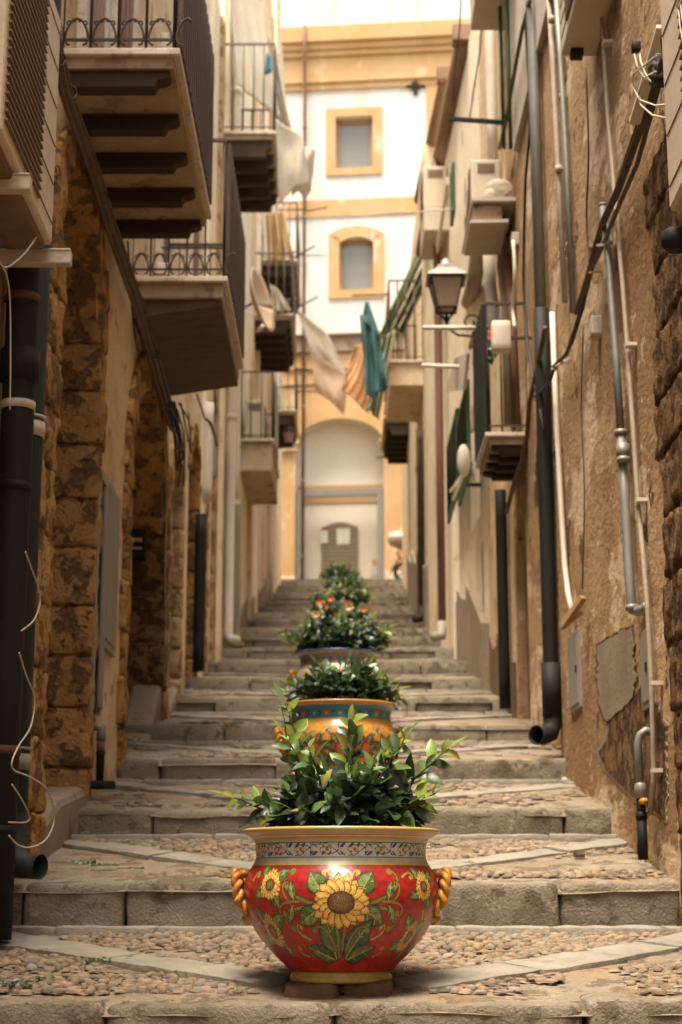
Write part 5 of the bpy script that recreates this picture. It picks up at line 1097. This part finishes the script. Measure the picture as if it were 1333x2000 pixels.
# ------------------------------------------------------------------ right wall pipes
c = PX(1048, 300, 1.245); ct = PX(1058, 603, 1.245); cb = PX(1084, 1440, 1.235)
rt = thing('drainpipe', (c[0], c[1], gz(c[1])), 'tall right wall pipe, grey above and black below with an open elbow', 'drainpipe')
q = MB(); q.tube([(c[0], c[1], z) for z in (7.5, 6, 5, ct[2])], .037, 14); q.build('upper_tube', m_grey_pipe, rt)
q = MB(); q.tube([(c[0], c[1], z) for z in (ct[2] + .01, 3, 2, 1.0, cb[2] + .08)], .047, 16); q.build('lower_tube', m_black, rt)
q = MB(); q.tube([(c[0], c[1], cb[2] + .45), (c[0], c[1], cb[2] + .13)], .058, 16); q.build('socket', m_black, rt)
q = MB(); q.tube([(c[0], c[1], cb[2] + .2), (c[0], c[1], cb[2] + .09), (c[0] - .02, c[1] - .02, cb[2] + .04), (c[0] - .07, c[1] - .06, cb[2] + .02), (c[0] - .11, c[1] - .1, cb[2] + .02)], [.054, .054, .056, .056, .058], 16, caps=False); e_ = q.build('elbow', m_black, rt); e_.modifiers.new('solid', 'SOLIDIFY').thickness = .006
pipe('drainpipe', [(1072, -20), (1080, 120), (1090, 320), (1104, 590)], 1.27, .016, m_conduit, 'thin beige pipe beside the tall grey and black pipe on the right wall', 'pipe', collars=((1078, 38), (1092, 330)))
pipe('drainpipe', [(1086, -20), (1094, 100), (1106, 300), (1120, 610)], 1.27, .017, m_grey_pipe, 'thin grey pipe, second beside the tall grey and black pipe on the right wall', 'pipe', collars=((1099, 190), (1113, 480)))
pipe('drainpipe', [(1079, 610), (1086, 800), (1097, 1000), (1103, 1100), (1110, 1160), (1118, 1195)], 1.27, .016, m_white_pipe, 'thin pale pipe running down right beside the black pipe and curving at its foot', 'pipe', collars=((1090, 880, .02, m_rust),))
P = [PX(x, y, 1.255) for x, y in ((1178, 402), (1190, 520), (1203, 690), (1213, 845), (1221, 980), (1229, 1120), (1234, 1180))]
P += [P[-1] + np.array([.004, 0, -.025]), P[-1] + np.array([.02, -.03, -.035]), P[-1] + np.array([.04, -.07, -.035]), P[-1] + np.array([.045, -.12, -.03])]
rt = thing('gas_pipe', P[-1], 'long grey galvanised gas pipe with an elbow, hanging down the right wall', 'pipe')
q = MB(); q.tube(P[:4], .018, 12); q.tube(P[3:], .022, 12); q.build('tube', m_grey_pipe, rt)
for x, y, d in ((1213, 845, .012), (1217, 882, .035), (1218, 898, .012), (1235, 1187, .012)): p = PX(x, y, 1.255); q = MB(); q.tube([p + [0, 0, d], p - [0, 0, d]], .030, 12); q.build('coupling', m_grey_pipe, rt)
for x, y in ((1211, 838), (1180, 470)): p = PX(x, y, 1.255); q = MB(); q.bar(p, p + np.array([.07, .05, 0]), .012); q.build('clamp', m_rust, rt)
q = MB(); q.tube([P[0], P[0] + np.array([0, 0, .012])], [.022, .018], 12); q.build('cap', m_grey_pipe, rt)
def corrug(pts, X, r):
    P = [Vector(PX(x, y, X)) for x, y in pts]; O = []; R = []
    for a, b in zip(P, P[1:]):
        n = max(2, int((b - a).length / .006))
        for i in range(n): O.append(a.lerp(b, i / n)); R.append(r * (1.0 if len(R) % 2 else .84))
    return O, R
rt = thing('conduit', PX(1275, 1450, 1.27), 'thin corrugated beige conduit running down the whole right wall', 'conduit')
O, R = corrug([(1172, -20), (1180, 90), (1188, 230), (1203, 400), (1217, 560), (1226, 680), (1238, 850), (1246, 975), (1256, 1080), (1265, 1185), (1272, 1320), (1276, 1440), (1277, 1530), (1271, 1585), (1262, 1592)], 1.27, .0115)
q = MB(); q.tube(O, R, 8); q.build('tube', m_conduit, rt)
for x, y in ((1181, 85), (1227, 675), (1247, 978), (1276, 1335), (1278, 1505)): p = PX(x, y, 1.265); q = MB(); q.box(p[0] - .012, p[0] + .035, p[1] - .03, p[1] + .02, p[2] - .008, p[2] + .008); q.build('clip', m_white_pipe, rt)
# valve riser low at the right
c = PX(1252, 1560, 1.23); zq = lambda py: c[1] * 0 + PX(1252, py, 1.23)[2]
rt = thing('gas_valve', (c[0], c[1], gz(c[1])), 'short gas riser with an orange capped valve low on the right wall', 'gas riser')
q = MB(); q.tube([(c[0] + .07, c[1] + .01, zq(1428)), (c[0] + .03, c[1], zq(1424)), (c[0] + .008, c[1], zq(1432)), (c[0] - .004, c[1], zq(1450)), (c[0], c[1], zq(1530))], .017, 12); q.build('riser', m_grey_pipe, rt)
q = MB(); q.tube([(c[0], c[1], zq(1526)), (c[0], c[1], zq(1532)), (c[0], c[1], zq(1560))], [.012, .024, .024], 12); q.build('dome_nut', m_grey_pipe, rt)
q = MB(); q.tube([(c[0], c[1], zq(1556)), (c[0], c[1], zq(1600))], .019, 12); q.tube([(c[0], c[1], zq(1586)), (c[0], c[1], zq(1600))], .024, 12); q.build('valve_body', m_black, rt)
q = MB(); q.tube([(c[0], c[1] - .015, zq(1566)), (c[0] + .01, c[1] - .045, zq(1566))], .014, 12); q.build('cap', m_rope, rt)
q = MB(); q.tube([(c[0], c[1], zq(1596)), (c[0], c[1], zq(1680))], .021, 12); q.build('pipe', m_black, rt)
# cabinets in the right wall
def cabinet(x0, y0, x1, y1, X, label):
    a = PX(x0, (y0 + y1) / 2, X); b_ = PX(x1, (y0 + y1) / 2, X); zt_ = PX((x0 + x1) / 2, y0, X)[2]; zb_ = PX((x0 + x1) / 2, y1, X)[2]; ya, yb = sorted((a[1], b_[1]))
    rt = thing('meter_cabinet', (X, (ya + yb) / 2, zb_), label, 'meter cabinet', 'flat metal meter cabinets on the right wall')
    q = MB(); q.box(X, X + .03, ya, yb, zb_, zt_); q.build('frame', m_cab, rt, bevel=.004); q = MB(); q.box(X - .005, X + .005, ya + .03, yb - .03, zb_ + .03, zt_ - .03); q.build('door', m_cab, rt)
    q = MB(); q.box(X - .012, X - .004, ya + .05, ya + .07, (zb_ + zt_) / 2 - .02, (zb_ + zt_) / 2 + .02); q.build('latch', m_black, rt)
cabinet(1110, 1235, 1131, 1390, 1.285, 'weathered grey meter cabinet beside the foot of the black pipe on the right')
cabinet(1251, 1228, 1271, 1385, 1.285, 'dark grey meter cabinet behind the corrugated conduit at the far right')
rt = thing('wooden_bracket', PX(1115, 1215, 1.2), 'old wooden bracket sticking out of the right wall beside the black pipe', 'wood bracket')
q = MB(); q.bar(PX(1140, 1166, 1.27), PX(1098, 1226, 1.17), .035, .03); q.bar(PX(1138, 1195, 1.27), PX(1096, 1228, 1.165), .02, .02); q.build('arm', m_wood2, rt, bevel=.004)
# exposed black pipes and posts further up the right wall
P = vert(981, 1100, 1.24, PX(981, 950, 1.24)[2]); pipe('drainpipe', None, None, .045, m_black, 'straight black downpipe under the small iron right balcony', raw=P)
c = PX(861, 1000, 1.10); rt = thing('drainpipe', (c[0], c[1], gz(c[1])), 'long reddish brown downpipe with a curved shoe between the cream right walls', 'drainpipe')
q = MB(); q.tube([(c[0], c[1], z) for z in (8.3, 7, 5, gz(c[1]) + .25)], .045, 12); q.build('tube', m_brown_pipe, rt); q = MB(); q.tube([(c[0], c[1], gz(c[1]) + .28), (c[0] - .01, c[1] - .02, gz(c[1]) + .12), (c[0] - .1, c[1] - .1, gz(c[1]) + .1)], .055, 12); q.build('shoe', m_cab, rt)
c = PX(822, 1000, 1.07); rt = thing('drainpipe', (c[0], c[1], gz(c[1])), 'dark downpipe with a curved shoe farther up on the right beside the cream balcony', 'drainpipe')
q = MB(); q.tube([(c[0], c[1], z) for z in (PX(822, 830, 1.07)[2], 6, gz(c[1]) + .25)], .05, 12); q.build('tube', m_iron, rt); q = MB(); q.tube([(c[0], c[1], gz(c[1]) + .28), (c[0] - .01, c[1] - .02, gz(c[1]) + .12), (c[0] - .1, c[1] - .1, gz(c[1]) + .1)], .055, 12); q.build('shoe', m_black, rt)
P = [PX(x, y, 1.27) for x, y in ((922, 1250), (920, 1120), (912, 1100), (914, 1030), (919, 1030), (921, 900))]; pipe('drainpipe', None, None, .018, m_grey_pipe, 'thin grey pipe on the cream wall left of the rusty door on the right', 'pipe', raw=P[::-1])
wallbox('iron_shutter', 930, 1090, 946, 1220, 1.285, .05, m_rust, 'rusty brown metal door low on the right wall before the steps narrow', 'metal door')
pipe('vent_flue', None, None, .05, m_white_pipe, 'white flue pipe bending down beside the cream wall under the crate', 'flue', raw=[PX(955, 480, 1.2), PX(958, 560, 1.2), PX(968, 640, 1.2)])
pipe('clay_pipe', None, None, .075, m_conduit, 'fat sloping tan clay pipe behind the lantern', 'pipe', raw=[PX(938, 470, 1.2), PX(925, 560, 1.22), PX(915, 590, 1.28)])
pipe('drainpipe', None, None, .035, m_wood, 'thin orange brown pipe right of the white meter box', 'pipe', raw=[PX(992, 500, 1.27), PX(1000, 600, 1.27), PX(1010, 830, 1.27)])
pipe('drainpipe', None, None, .04, m_conduit, 'wavy tan pipe left of the thin orange brown one', 'pipe', raw=[PX(985, 460, 1.27), PX(980, 520, 1.27), PX(990, 600, 1.27), PX(995, 830, 1.27)])
# white box with flowers behind
rt = thing('meter_box', PX(981, 682, 1.1), 'white plastic box mounted above the small iron right balcony', 'box')
c = PX(981, 682, 1.09); zt_ = PX(981, 620, 1.09)[2]; q = MB(); q.block(c[0] - .065, c[0] + .065, c[1], c[1] + .12, c[2], zt_, b=.015, amp=0); q.build('case', m_white_pipe, rt); q = MB(); q.bar((c[0], c[1] + .06, c[2] + .1), (1.32, c[1] + .06, c[2] + .1), .02); q.build('mount', m_iron, rt)
c = PX(960, 668, 1.1); rt = thing('hanging_plant', c, 'orange flower with green leaves peeping out behind the white plastic box', 'flower')
q = MB(); fl = MB()
for i in range(40): a = U(0, 6.28); leafmesh(q, c + np.array([U(-.03, .03), U(0, .08), U(-.12, .0)]), (math.cos(a), -.3, math.sin(a)), (0, -1, .5), .05, .03, (.05, .16, .03))
for i in range(24): a = i * .8; leafmesh(fl, c + np.array([0, .01, .045]), (math.cos(a), -.3, math.sin(a)), (0, -1, .3), .05, .04, (.65, .13, .03))
q.build('foliage', m_leaf, rt); fl.build('flower', m_leaf, rt)
# white clothes poles
for i, (a, b_, lb) in enumerate(((((826, 640)), (952, 641), 'upper white clothes pole reaching from the right wall under the lantern'), (((826, 714)), (918, 719), 'lower white clothes pole reaching from the right wall'))):
    A_ = PX(*a, .66 if i == 0 else .72); Y_ = A_[1]; B_ = PY(b_[0], b_[1], Y_ + (0 if i == 0 else .3)); B_[0] = 1.32
    q = MB(); q.tube([A_, B_], .019, 10); q.build('clothes_pole', m_white_pipe, None, lb, 'clothes pole', 'clothes poles on the right wall')
rt = None
q = MB(); a = PX(878, 232, .86); b_ = PY(965, 240, a[1]); b_[0] = 1.33; q.bar(a, b_, .03); q.build('iron_rod', m_black, None, 'short black iron rod high on the right wall in front of the gutter', 'rod')
for x0, x1, lb in ((976, 985, 'left of two dark green poles in front of the high right window'), (990, 998, 'right of two dark green poles in front of the high right window')):
    P = [PX(x0, -20, 1.22), PX(x1, 290, 1.22)]; q = MB(); q.tube(P, .014, 8); q.build('green_pole', m_green, None, lb, 'pole', 'green poles high on the right wall')
c = PX(1000, 295, 1.25); q = MB(); q.box(1.26, 1.31, c[1] - 2.2, c[1], c[2], c[2] + 2.4); q.build('window_shutter', m_galv, r2)
q = MB(); c = PX(945, 22, 1.1); q.box(1.02, 1.3, c[1] - .9, c[1] + .3, c[2], c[2] + .5); q.build('ac_casing', m_galv, label='pale box at the top edge above the black iron rod on the right', cat='box', bevel=.01)
P = vert(962, 250, 1.22, 8.2, PX(962, 330, 1.22)[2]); pipe('drainpipe', None, None, .045, m_white_pipe, 'pale pipe left of the dark green poles high on the right', 'pipe', raw=P)
# hanging thick cables on the right wall
rt = thing('cable_bundle', PX(1100, 700, 1.24), 'two thick black cable strands running diagonally down the right wall', 'cable bundle', )
for pts, r in (([(1292, 60), (1284, 150), (1262, 220), (1230, 310), (1208, 370), (1180, 430), (1165, 480), (1150, 540), (1128, 610)], .018), ([(1288, 165), (1270, 230), (1245, 320), (1210, 400), (1178, 480), (1158, 520)], .011), ([(1165, 480), (1148, 560), (1125, 640), (1108, 690), (1082, 716)], .012), ([(1155, 510), (1140, 600), (1118, 670), (1085, 722)], .008), ([(1275, 170), (1240, 260), (1200, 380), (1160, 485)], .009)):
    q = MB(); q.tube([PX(x, y, 1.24) for x, y in pts], r, 8); q.build('cable', m_cable if r > .01 else m_blackcable, rt)
for a, b_ in (((1150, 480, 1.3), (1180, 478, 1.2)), ((1175, 530, 1.3), (1152, 532, 1.22)), ((1115, 700, 1.3), (1085, 716, 1.2))): q = MB(); q.bar(PX(*a), PX(*b_), .012); q.build('hook', m_galv, rt)
rt = thing('cable_bundle', PX(1035, 700, 1.24), 'thin dark cable drooping along the tall grey pipe on the right', 'cable')
for pts, r in (([(1030, 0), (1028, 60), (1033, 150), (1036, 250), (1027, 350), (1024, 450), (1023, 560), (1028, 650), (1040, 730), (1052, 780), (1062, 840)], .010), ([(1065, 640), (1050, 720), (1034, 790), (1030, 850), (1020, 900), (1005, 940), (990, 1000)], .016), ([(1082, 722), (1075, 745), (1058, 765), (1045, 775)], .010), ([(1036, 0), (1020, 60), (1000, 170), (990, 230), (976, 290)], .014)):
    q = MB(); q.tube([PX(x, y, 1.22) for x, y in pts], r, 8); q.build('cable', m_blackcable if r < .012 else m_cable, rt)
rt = thing('loose_plug', PX(1245, 90, 1.15), 'black socket dangling on looped white wires at the top right', 'socket')
c = PX(1243, 92, 1.13); q = MB(); q.block(c[0] - .018, c[0] + .018, c[1] - .02, c[1] + .02, c[2] - .02, c[2] + .02, b=.006, amp=.003, seg=.02); q.build('case', m_black, rt)
for pts in ([(1248, 95), (1252, 120), (1262, 145), (1272, 160)], [(1238, 100), (1245, 130), (1258, 150), (1270, 158)], [(1282, 110), (1255, 130), (1237, 145), (1236, 170), (1250, 195), (1280, 206), (1308, 204)], [(1282, 140), (1262, 150), (1248, 180), (1252, 205), (1275, 225), (1308, 232)]):
    P = [PX(x, y, 1.14) for x, y in pts]; q = MB(); q.tube(P, .0035, 6); q.build('wire', m_whitecable if pts[0][0] != 1238 else m_conduit, rt)
q = MB(); c = PX(1282, 135, 1.17)
for i in range(9): q.block(c[0] + U(-.035, .03), c[0] + U(.035, .06), c[1] - .03, c[1] + .03, c[2] + U(-.06, 0), c[2] + U(.01, .07), b=.012, amp=.012, seg=.02)
q.tube([PX(1300, 40, 1.16), PX(1296, 80, 1.16), PX(1300, 110, 1.16), PX(1285, 140, 1.16)], .012, 8); q.build('junction', m_blackcable, rt)
q = MB(); q.bar(PX(1294, 52, 1.2), PX(1240, 240, 1.2), .045, .02); q.build('cable_trunking', m_white_pipe, label='white plastic trunking strip behind the dark cables at the top right', cat='trunking', bevel=.004)
# ------------------------------------------------------------------ green shutters, dado, rods, bundle
rt = thing('green_shutter', PX(895, 930, 1.2), 'dark green louvred shutters opened over the right wall', 'shutter')
for x0, x1, y0, y1 in ((872, 892, 790, 960), (893, 914, 728, 925)):
    a = PX(x0, 900, 1.1); b_ = PX(x1, 900, 1.1); zt_, zb_ = PX(x1, y0, 1.1)[2], PX(x1, y1, 1.1)[2]; ya, yb = sorted((a[1], b_[1]))
    q = MB(); q.box(1.10, 1.13, ya, ya + .06, zb_, zt_); q.box(1.10, 1.13, yb - .06, yb, zb_, zt_); q.box(1.10, 1.13, ya + .06, yb - .06, zb_, zb_ + .07); q.box(1.10, 1.13, ya + .06, yb - .06, zt_ - .07, zt_)
    nn = 22
    for i in range(nn): z = zb_ + .07 + (zt_ - zb_ - .14) * i / nn; q.add([(1.10, ya + .06, z), (1.10, yb - .06, z), (1.13, yb - .06, z + .05), (1.13, ya + .06, z + .05)], [(0, 1, 2, 3)])
    q.build('shutter_leaf', m_green, rt)
q = MB(); q.bar((1.12, PX(900, 900, 1.1)[1], zb_ + .1), (1.32, PX(900, 900, 1.1)[1], zb_ + .1), .03); q.build('hinge', m_iron, rt)
q = MB(); c = PX(906, 900, 1.0); ell(q, c, (.055, .07, .14), col=None); q.tube([c + [0, 0, -.08], PX(886, 975, 1.05)], .018, 6); q.tube([c + [.0, 0, -.1], PX(880, 960, 1.05)], .012, 6); q.build('folded_parasol', m_cloth_white, label='folded white cloth bundle on a pole in front of the green shutters', cat='cloth bundle')
c = PX(866, 420, 1.08); a = PX(878, 350, 1.08); q = MB(); q.box(1.08, 1.11, a[1] - .4, a[1], PX(870, 500, 1.08)[2], a[2]); q.build('green_shutter', m_green, label='narrow green shutter edge above the street lantern', cat='shutter')
wallbox('window_shutter', 872, 362, 852, 480, 1.06, .03, m_galv, 'pale open shutter left of the narrow green one, high on the right', 'shutter')
# roller blinds / tilted boards on the right
for pts, X, lb in (([(888, 700), (912, 690), (905, 760), (870, 765)], 1.05, 'tilted pale awning flap above the green louvred shutters'),):
    P = [tuple(PX(x, y, X)) for x, y in pts]; q = MB(); q.prism(P, (.03, 0, 0)); q.build('awning_flap', m_galv, label=lb, cat='awning')

# ------------------------------------------------------------------ cloth and laundry
def cloth(name, pts, Y, label, cat, m=m_cloth_white, cfn=None, wave=.05, nw=3, group=None, dy=0, nu=22, nv=30, solid=.004, X=None):
    """pts: four pixel corners (top left, top right, bottom right, bottom left) hung at depth Y"""
    C4 = [Vector(PY(x, y, Y + (dy if i in (1, 2) else 0))) for i, (x, y) in enumerate(pts)]; sd_ = random.random() * 9
    def fn(u, v):
        top = C4[0].lerp(C4[1], u); bot = C4[3].lerp(C4[2], u); p = top.lerp(bot, v)
        n = mnoise.noise(Vector((u * 3 + sd_, v * 2, 0)))
        p = p + Vector((wave * .35 * n * v, wave * (math.sin(u * nw * 6.28 + v * 2 + sd_) * (.4 + .6 * v) + n), wave * .3 * math.sin(u * 7 + sd_) * v)); return p
    q = MB(); q.grid(fn, nu, nv, True, cfn); return q.build(name, m, None, label, cat, group, solid=solid)
lg = 'laundry hanging across the alley'
# big off white cloth draped over the high left balcony
pts = [(440, -40), (492, -40), (545, 120), (545, 200)]
Yb = bl3['_loc'][1] - .9
cloth('awning_cloth', [(438, -40), (500, -40), (550, 236), (470, 170)], Yb + .35, 'long off white awning cloth stretched down behind the high left balcony rail', 'awning', wave=.025, dy=.3)
cloth('awning_cloth', [(522, 60), (540, 100), (572, 262), (546, 262)], Yb + .9, 'pale cloth strip hanging outside the high left balcony', 'cloth', wave=.06)
cloth('hanging_cloth', [(538, 232), (592, 266), (604, 350), (546, 394)], Yb + .5, 'off white cloth blowing outward beside the high left balcony', 'cloth', wave=.06, nw=1, nu=30)
cloth('hanging_cloth', [(590, 282), (617, 292), (608, 372), (570, 385)], Yb + .65, 'ragged free end of the blowing off white cloth', 'cloth', wave=.10, nw=1)
cloth('blue_cloth', [(521, 100), (529, 112), (531, 142), (518, 146)], Yb - .1, 'tiny blue cloth peg bag tied on the high left balcony rail', 'cloth', m_cloth, lambda u, v: (.05, .25, .35), .02, nu=6, nv=6)
def stripes(c1, c2, n, off=0, slant=0): return lambda u, v: c1 if ((u + slant * v) * n + off) % 1 < .5 else c2
cloth('striped_cloth', [(520, 418), (556, 412), (574, 505), (524, 505)], p4[1] - .1, 'yellow striped cloth hanging on the highest far left balcony', 'laundry', m_cloth, stripes((.62, .33, .07), (.78, .64, .44), 5), .06, group=lg, nu=40)
cloth('hanging_cloth', [(528, 555), (545, 565), (570, 608), (532, 608)], p5[1] - .05, 'small white cloth on the rail of the balcony behind the satellite dish', 'laundry', wave=.05, group=lg)
cloth('hanging_cloth', [(579, 602), (640, 652), (682, 738), (610, 690)], 27.5, 'white sheet blowing from the left balconies towards the middle of the alley', 'laundry', wave=.05, nw=1, group=lg, nu=30)
cloth('hanging_cloth', [(606, 690), (682, 732), (672, 808), (618, 762)], 28.4, 'beige sheet hanging below the white blowing sheet', 'laundry', m_cloth, lambda u, v: (.74, .58, .40) if v < .8 else (.66, .48, .30), .05, 1, group=lg, nu=30)
cloth('striped_cloth', [(692, 676), (712, 672), (720, 806), (668, 760)], 21.6, 'orange and white striped cloth hanging beside the teal towel', 'laundry', m_cloth, stripes((.75, .25, .03), (.85, .66, .42), 4, slant=.8), .04, 1, group=lg, nu=44, nv=44)
cloth('hanging_cloth', [(703, 612), (742, 655), (760, 762), (716, 775)], pr2[1] - .6, 'teal towel hung by one corner in front of the right balcony', 'laundry', m_cloth, lambda u, v: (.085, .22, .22) if (u * 9) % 1 > .06 else (.12, .28, .27), .07, 2, group=lg, nu=26)
# make the towel come to a point at the top
cloth('towel_corner', [(714, 590), (720, 590), (746, 660), (706, 625)], pr2[1] - .62, 'pointed upper corner of the teal towel', 'laundry', m_cloth, lambda u, v: (.085, .22, .22), .03, 1, group=lg)
gs = stripes((.05, .13, .035), (.62, .60, .44), 4)
cloth('striped_awning', [(822, 478), (862, 492), (790, 650), (742, 655)], pr2[1] + .2, 'green and cream striped awning rolled down over the right balcony', 'awning', m_cloth, gs, .07, 3, nu=44)
cloth('striped_awning', [(752, 655), (772, 645), (740, 818), (716, 800)], pr2[1] - .15, 'lower hanging end of the green and cream striped awning beside the teal towel', 'awning', m_cloth, gs, .05, 2, nu=44)
cloth('hanging_cloth', [(918, 690), (942, 652), (948, 820), (920, 850)], 12.3, 'pale pink printed cloth hanging beside the small iron right balcony', 'laundry', m_cloth, lambda u, v: (.60, .38, .28) if mnoise.noise(Vector((u * 5, v * 9, 1))) > .2 else (.66, .52, .40), .05, 2, group=lg)
# clothes lines and rods
def line(pts, Y, r, m, label, name='clothes_line', cat='clothes line', group='clothes lines and rods'):
    P = [Vector(PY(p[0], p[1], p[2] if len(p) > 2 else Y)) for p in pts]
    O = []
    for i in range(len(P) - 1):
        for t in (0, .25, .5, .75): O.append(P[i].lerp(P[i + 1], t))
    O.append(P[-1]); q = MB(); q.tube(O, r, 6); return q.build(name, m, None, label, cat, group)
line([(540, 405, 21), (600, 424, 21), (680, 424, 20), (760, 416, 18), (820, 414, 16.5), (885, 408, 15)], 20, .006, m_galv, 'long drooping line crossing the alley above the arched window')
line([(600, 412), (640, 405)], 24, .012, m_iron, 'short iron rod left of the upper band of the palace', 'clothes_rod', 'rod')
line([(545, 410), (600, 409)], 23.5, .012, m_iron, 'thin iron rod of the high left laundry frame', 'clothes_rod', 'rod')
line([(575, 503), (616, 480)], 24, .012, m_iron, 'slanting iron rod sticking out near the striped cloth', 'clothes_rod', 'rod')
line([(583, 600), (622, 579)], 24, .012, m_iron, 'slanting iron rod sticking out above the white sheet', 'clothes_rod', 'rod')
line([(585, 499), (638, 499)], 30, .012, m_iron, 'level iron rod left of the arched palace window', 'clothes_rod', 'rod')
line([(575, 720), (605, 722)], 25, .012, m_iron, 'level iron rod beside the beige sheet', 'clothes_rod', 'rod')
line([(580, 765), (632, 765)], 29, .014, m_iron, 'level iron rod below the beige sheet', 'clothes_rod', 'rod')
line([(688, 577), (762, 575)], pr2[1], .012, m_iron, 'thin rod running left from the right balcony rail above the teal towel', 'clothes_rod', 'rod')
line([(735, 893), (785, 893)], 30, .014, m_iron, 'short rod on the right side of the orange gateway', 'clothes_rod', 'rod')
line([(902, -20, 12), (898, 60, 12.2), (890, 120, 12.5), (884, 200, 12.8)], 12, .006, m_iron, 'thin cable falling in front of the brown gutter at the top right')
line([(945, -20, 12), (938, 100, 12.3), (925, 180, 12.6), (918, 232, 12.9)], 12, .006, m_iron, 'thin cable tied with yellow tape to the black iron rod')
# hoses and small fittings
wire([(1003, 470), (1006, 540), (1002, 600), (1006, 640)], 1.2, .012, m_white_pipe, 'pale drain hose hanging below the cream air conditioner', 'drain_hose')
wire([(86, 300), (94, 330), (90, 380), (84, 430), (88, 470)], -1.12, .008, m_blackcable, 'short black hose beside the large left air conditioner', 'drain_hose')
wire([(250, 470), (256, 560), (262, 640), (276, 720)], -1.27, .006, m_blackcable, 'thin dark wire between the two near left balconies')
wire([(322, 860), (326, 980), (323, 1100), (324, 1230), (320, 1340)], -1.27, .006, m_conduit, 'thin tan wire down the wall left of the first small stone arch')
wire([(418, 700), (421, 800), (419, 900), (424, 1000)], -1.27, .010, m_cable, 'brown wire beside the white upper pipe length on the left')
wire([(1145, 130), (1150, 300), (1146, 420), (1152, 520)], 1.28, .006, m_cable, 'thin brown wire below the high pale air conditioner on the right')
wire([(1140, 640), (1136, 800), (1142, 960), (1138, 1150)], 1.285, .004, m_cable, 'faint brown wire on the peeling wall between the black pipe and gas pipe')
for x, y, lb in ((1168, 640, 'small junction box upper on the peeling right wall'), (1010, 470, 'small junction box beside the cream air conditioner shelf')):
    p = PX(x, y, 1.29); q = MB(); q.box(1.25, 1.31, p[1] - .05, p[1] + .05, p[2] - .05, p[2] + .05); q.build('junction_box', m_galv, None, lb, 'junction box', bevel=.008)
# ------------------------------------------------------------------ litter and weeds on the steps
def weed(X, Y, label, n=14, s=.02, flat=False):
    rt = thing('weed', (X, Y, gz(Y)), label, 'weed', 'weeds between the paving stones'); q = MB()
    for i in range(n):
        a = U(0, 6.28); p = np.array([X + U(-1, 1) * s * 1.6, Y + U(-1, 1) * s, gz(Y) + .004]); leafmesh(q, p, (math.cos(a), math.sin(a), U(.2, .8) if flat else U(.6, 2)), (0, -1, 1), U(.35, .8) * s, s * .3, np.array(random.choice(MID)) * U(.7, 1.4), .2)
    q.build('foliage', m_leaf, rt); return rt
for px, py, lb, n, s, fl in ((162, 1690, 'small upright weed on the tread behind the left spout', 18, .035, False), (200, 1692, 'flat green moss patch among the pebbles on the left of the second tread', 40, .03, True), (255, 1700, 'sparse green moss right of the upright weed', 20, .03, True),
        (190, 1880, 'flat weed beside the diagonal slab at the front left', 34, .03, True), (20, 1925, 'dark green moss at the front left corner', 40, .04, True), (85, 1915, 'small weed near the front left corner', 16, .025, True), (438, 1850, 'tiny green tuft left of the red pot', 18, .02, True), (465, 1938, 'bright tiny weed by the front kerb left of the pot', 12, .02, True),
        (252, 1556, 'flat green patch on the third tread at left', 26, .04, True), (250, 1450, 'weed at the foot of the second stone doorway', 20, .05, False), (1262, 1688, 'tiny bright weed at the foot of the gas riser', 10, .02, False), (1045, 1395, 'green moss at the foot of the right wall', 24, .05, True), (755, 1168, 'distant green weed on the upper steps', 20, .08, True), (430, 1195, 'distant weed on the left of the upper steps', 14, .05, False)):
    r = ray(px, py); Y = 5.0
    for it in range(400):
        p = r * (Y / r[1])
        if p[2] <= gz(Y) + .002 and Y > 4.9: break
        Y += .05
    weed(p[0], p[1], lb, n, s, fl)
def onground(px, py):
    r = ray(px, py); Y = 5.0
    while Y < 35:
        p = r * (Y / r[1])
        if p[2] <= gz(Y) + .002: return p
        Y += .01
    return p
for px, py, s, lb, mm in ((1105, 1524, .03, 'crumpled white paper on the third step at the right', m_white_pipe), (370, 1349, .04, 'white paper scrap on the steps at the left', m_white_pipe), (400, 1310, .03, 'small white scrap higher on the left steps', m_white_pipe), (134, 1622, .045, 'orange brown broken brick at the foot of the left ramp', m_terracotta), (166, 1632, .03, 'brown stone lump beside the broken brick', m_cement), (968, 1346, .03, 'small orange scrap on the steps at the right', m_terracotta), (1130, 1672, .03, 'loose brown stone on the second tread at the right', m_brown_band)):
    p = onground(px, py); q = MB(); q.block(p[0] - s * .8, p[0] + s * .8, p[1] - s * .5, p[1] + s * .5, p[2] - .004, p[2] + s * .6, b=s * .25, amp=s * .35, seg=s * .4, freq=30); q.build('litter' if 'paper' in lb or 'scrap' in lb else 'loose_stone', mm, None, lb, 'litter' if 'paper' in lb or 'scrap' in lb else 'stone')
for i in range(26):
    px, py = U(80, 1300), random.choice([U(1815, 1940), U(1640, 1710), U(1640, 1705), U(1540, 1565)])
    if 430 < px < 900: continue
    p = onground(px, py); q = MB(); a = U(0, 6.28); leafmesh(q, p + np.array([0, 0, .012]), (math.cos(a), math.sin(a), .15), (0, 0, 1), .03, .016, (.16, .07, .025), .3)
    q.build('fallen_leaf', m_leaf, None, 'dry brown fallen leaf on the stone treads', 'leaf', 'dry fallen leaves on the treads')
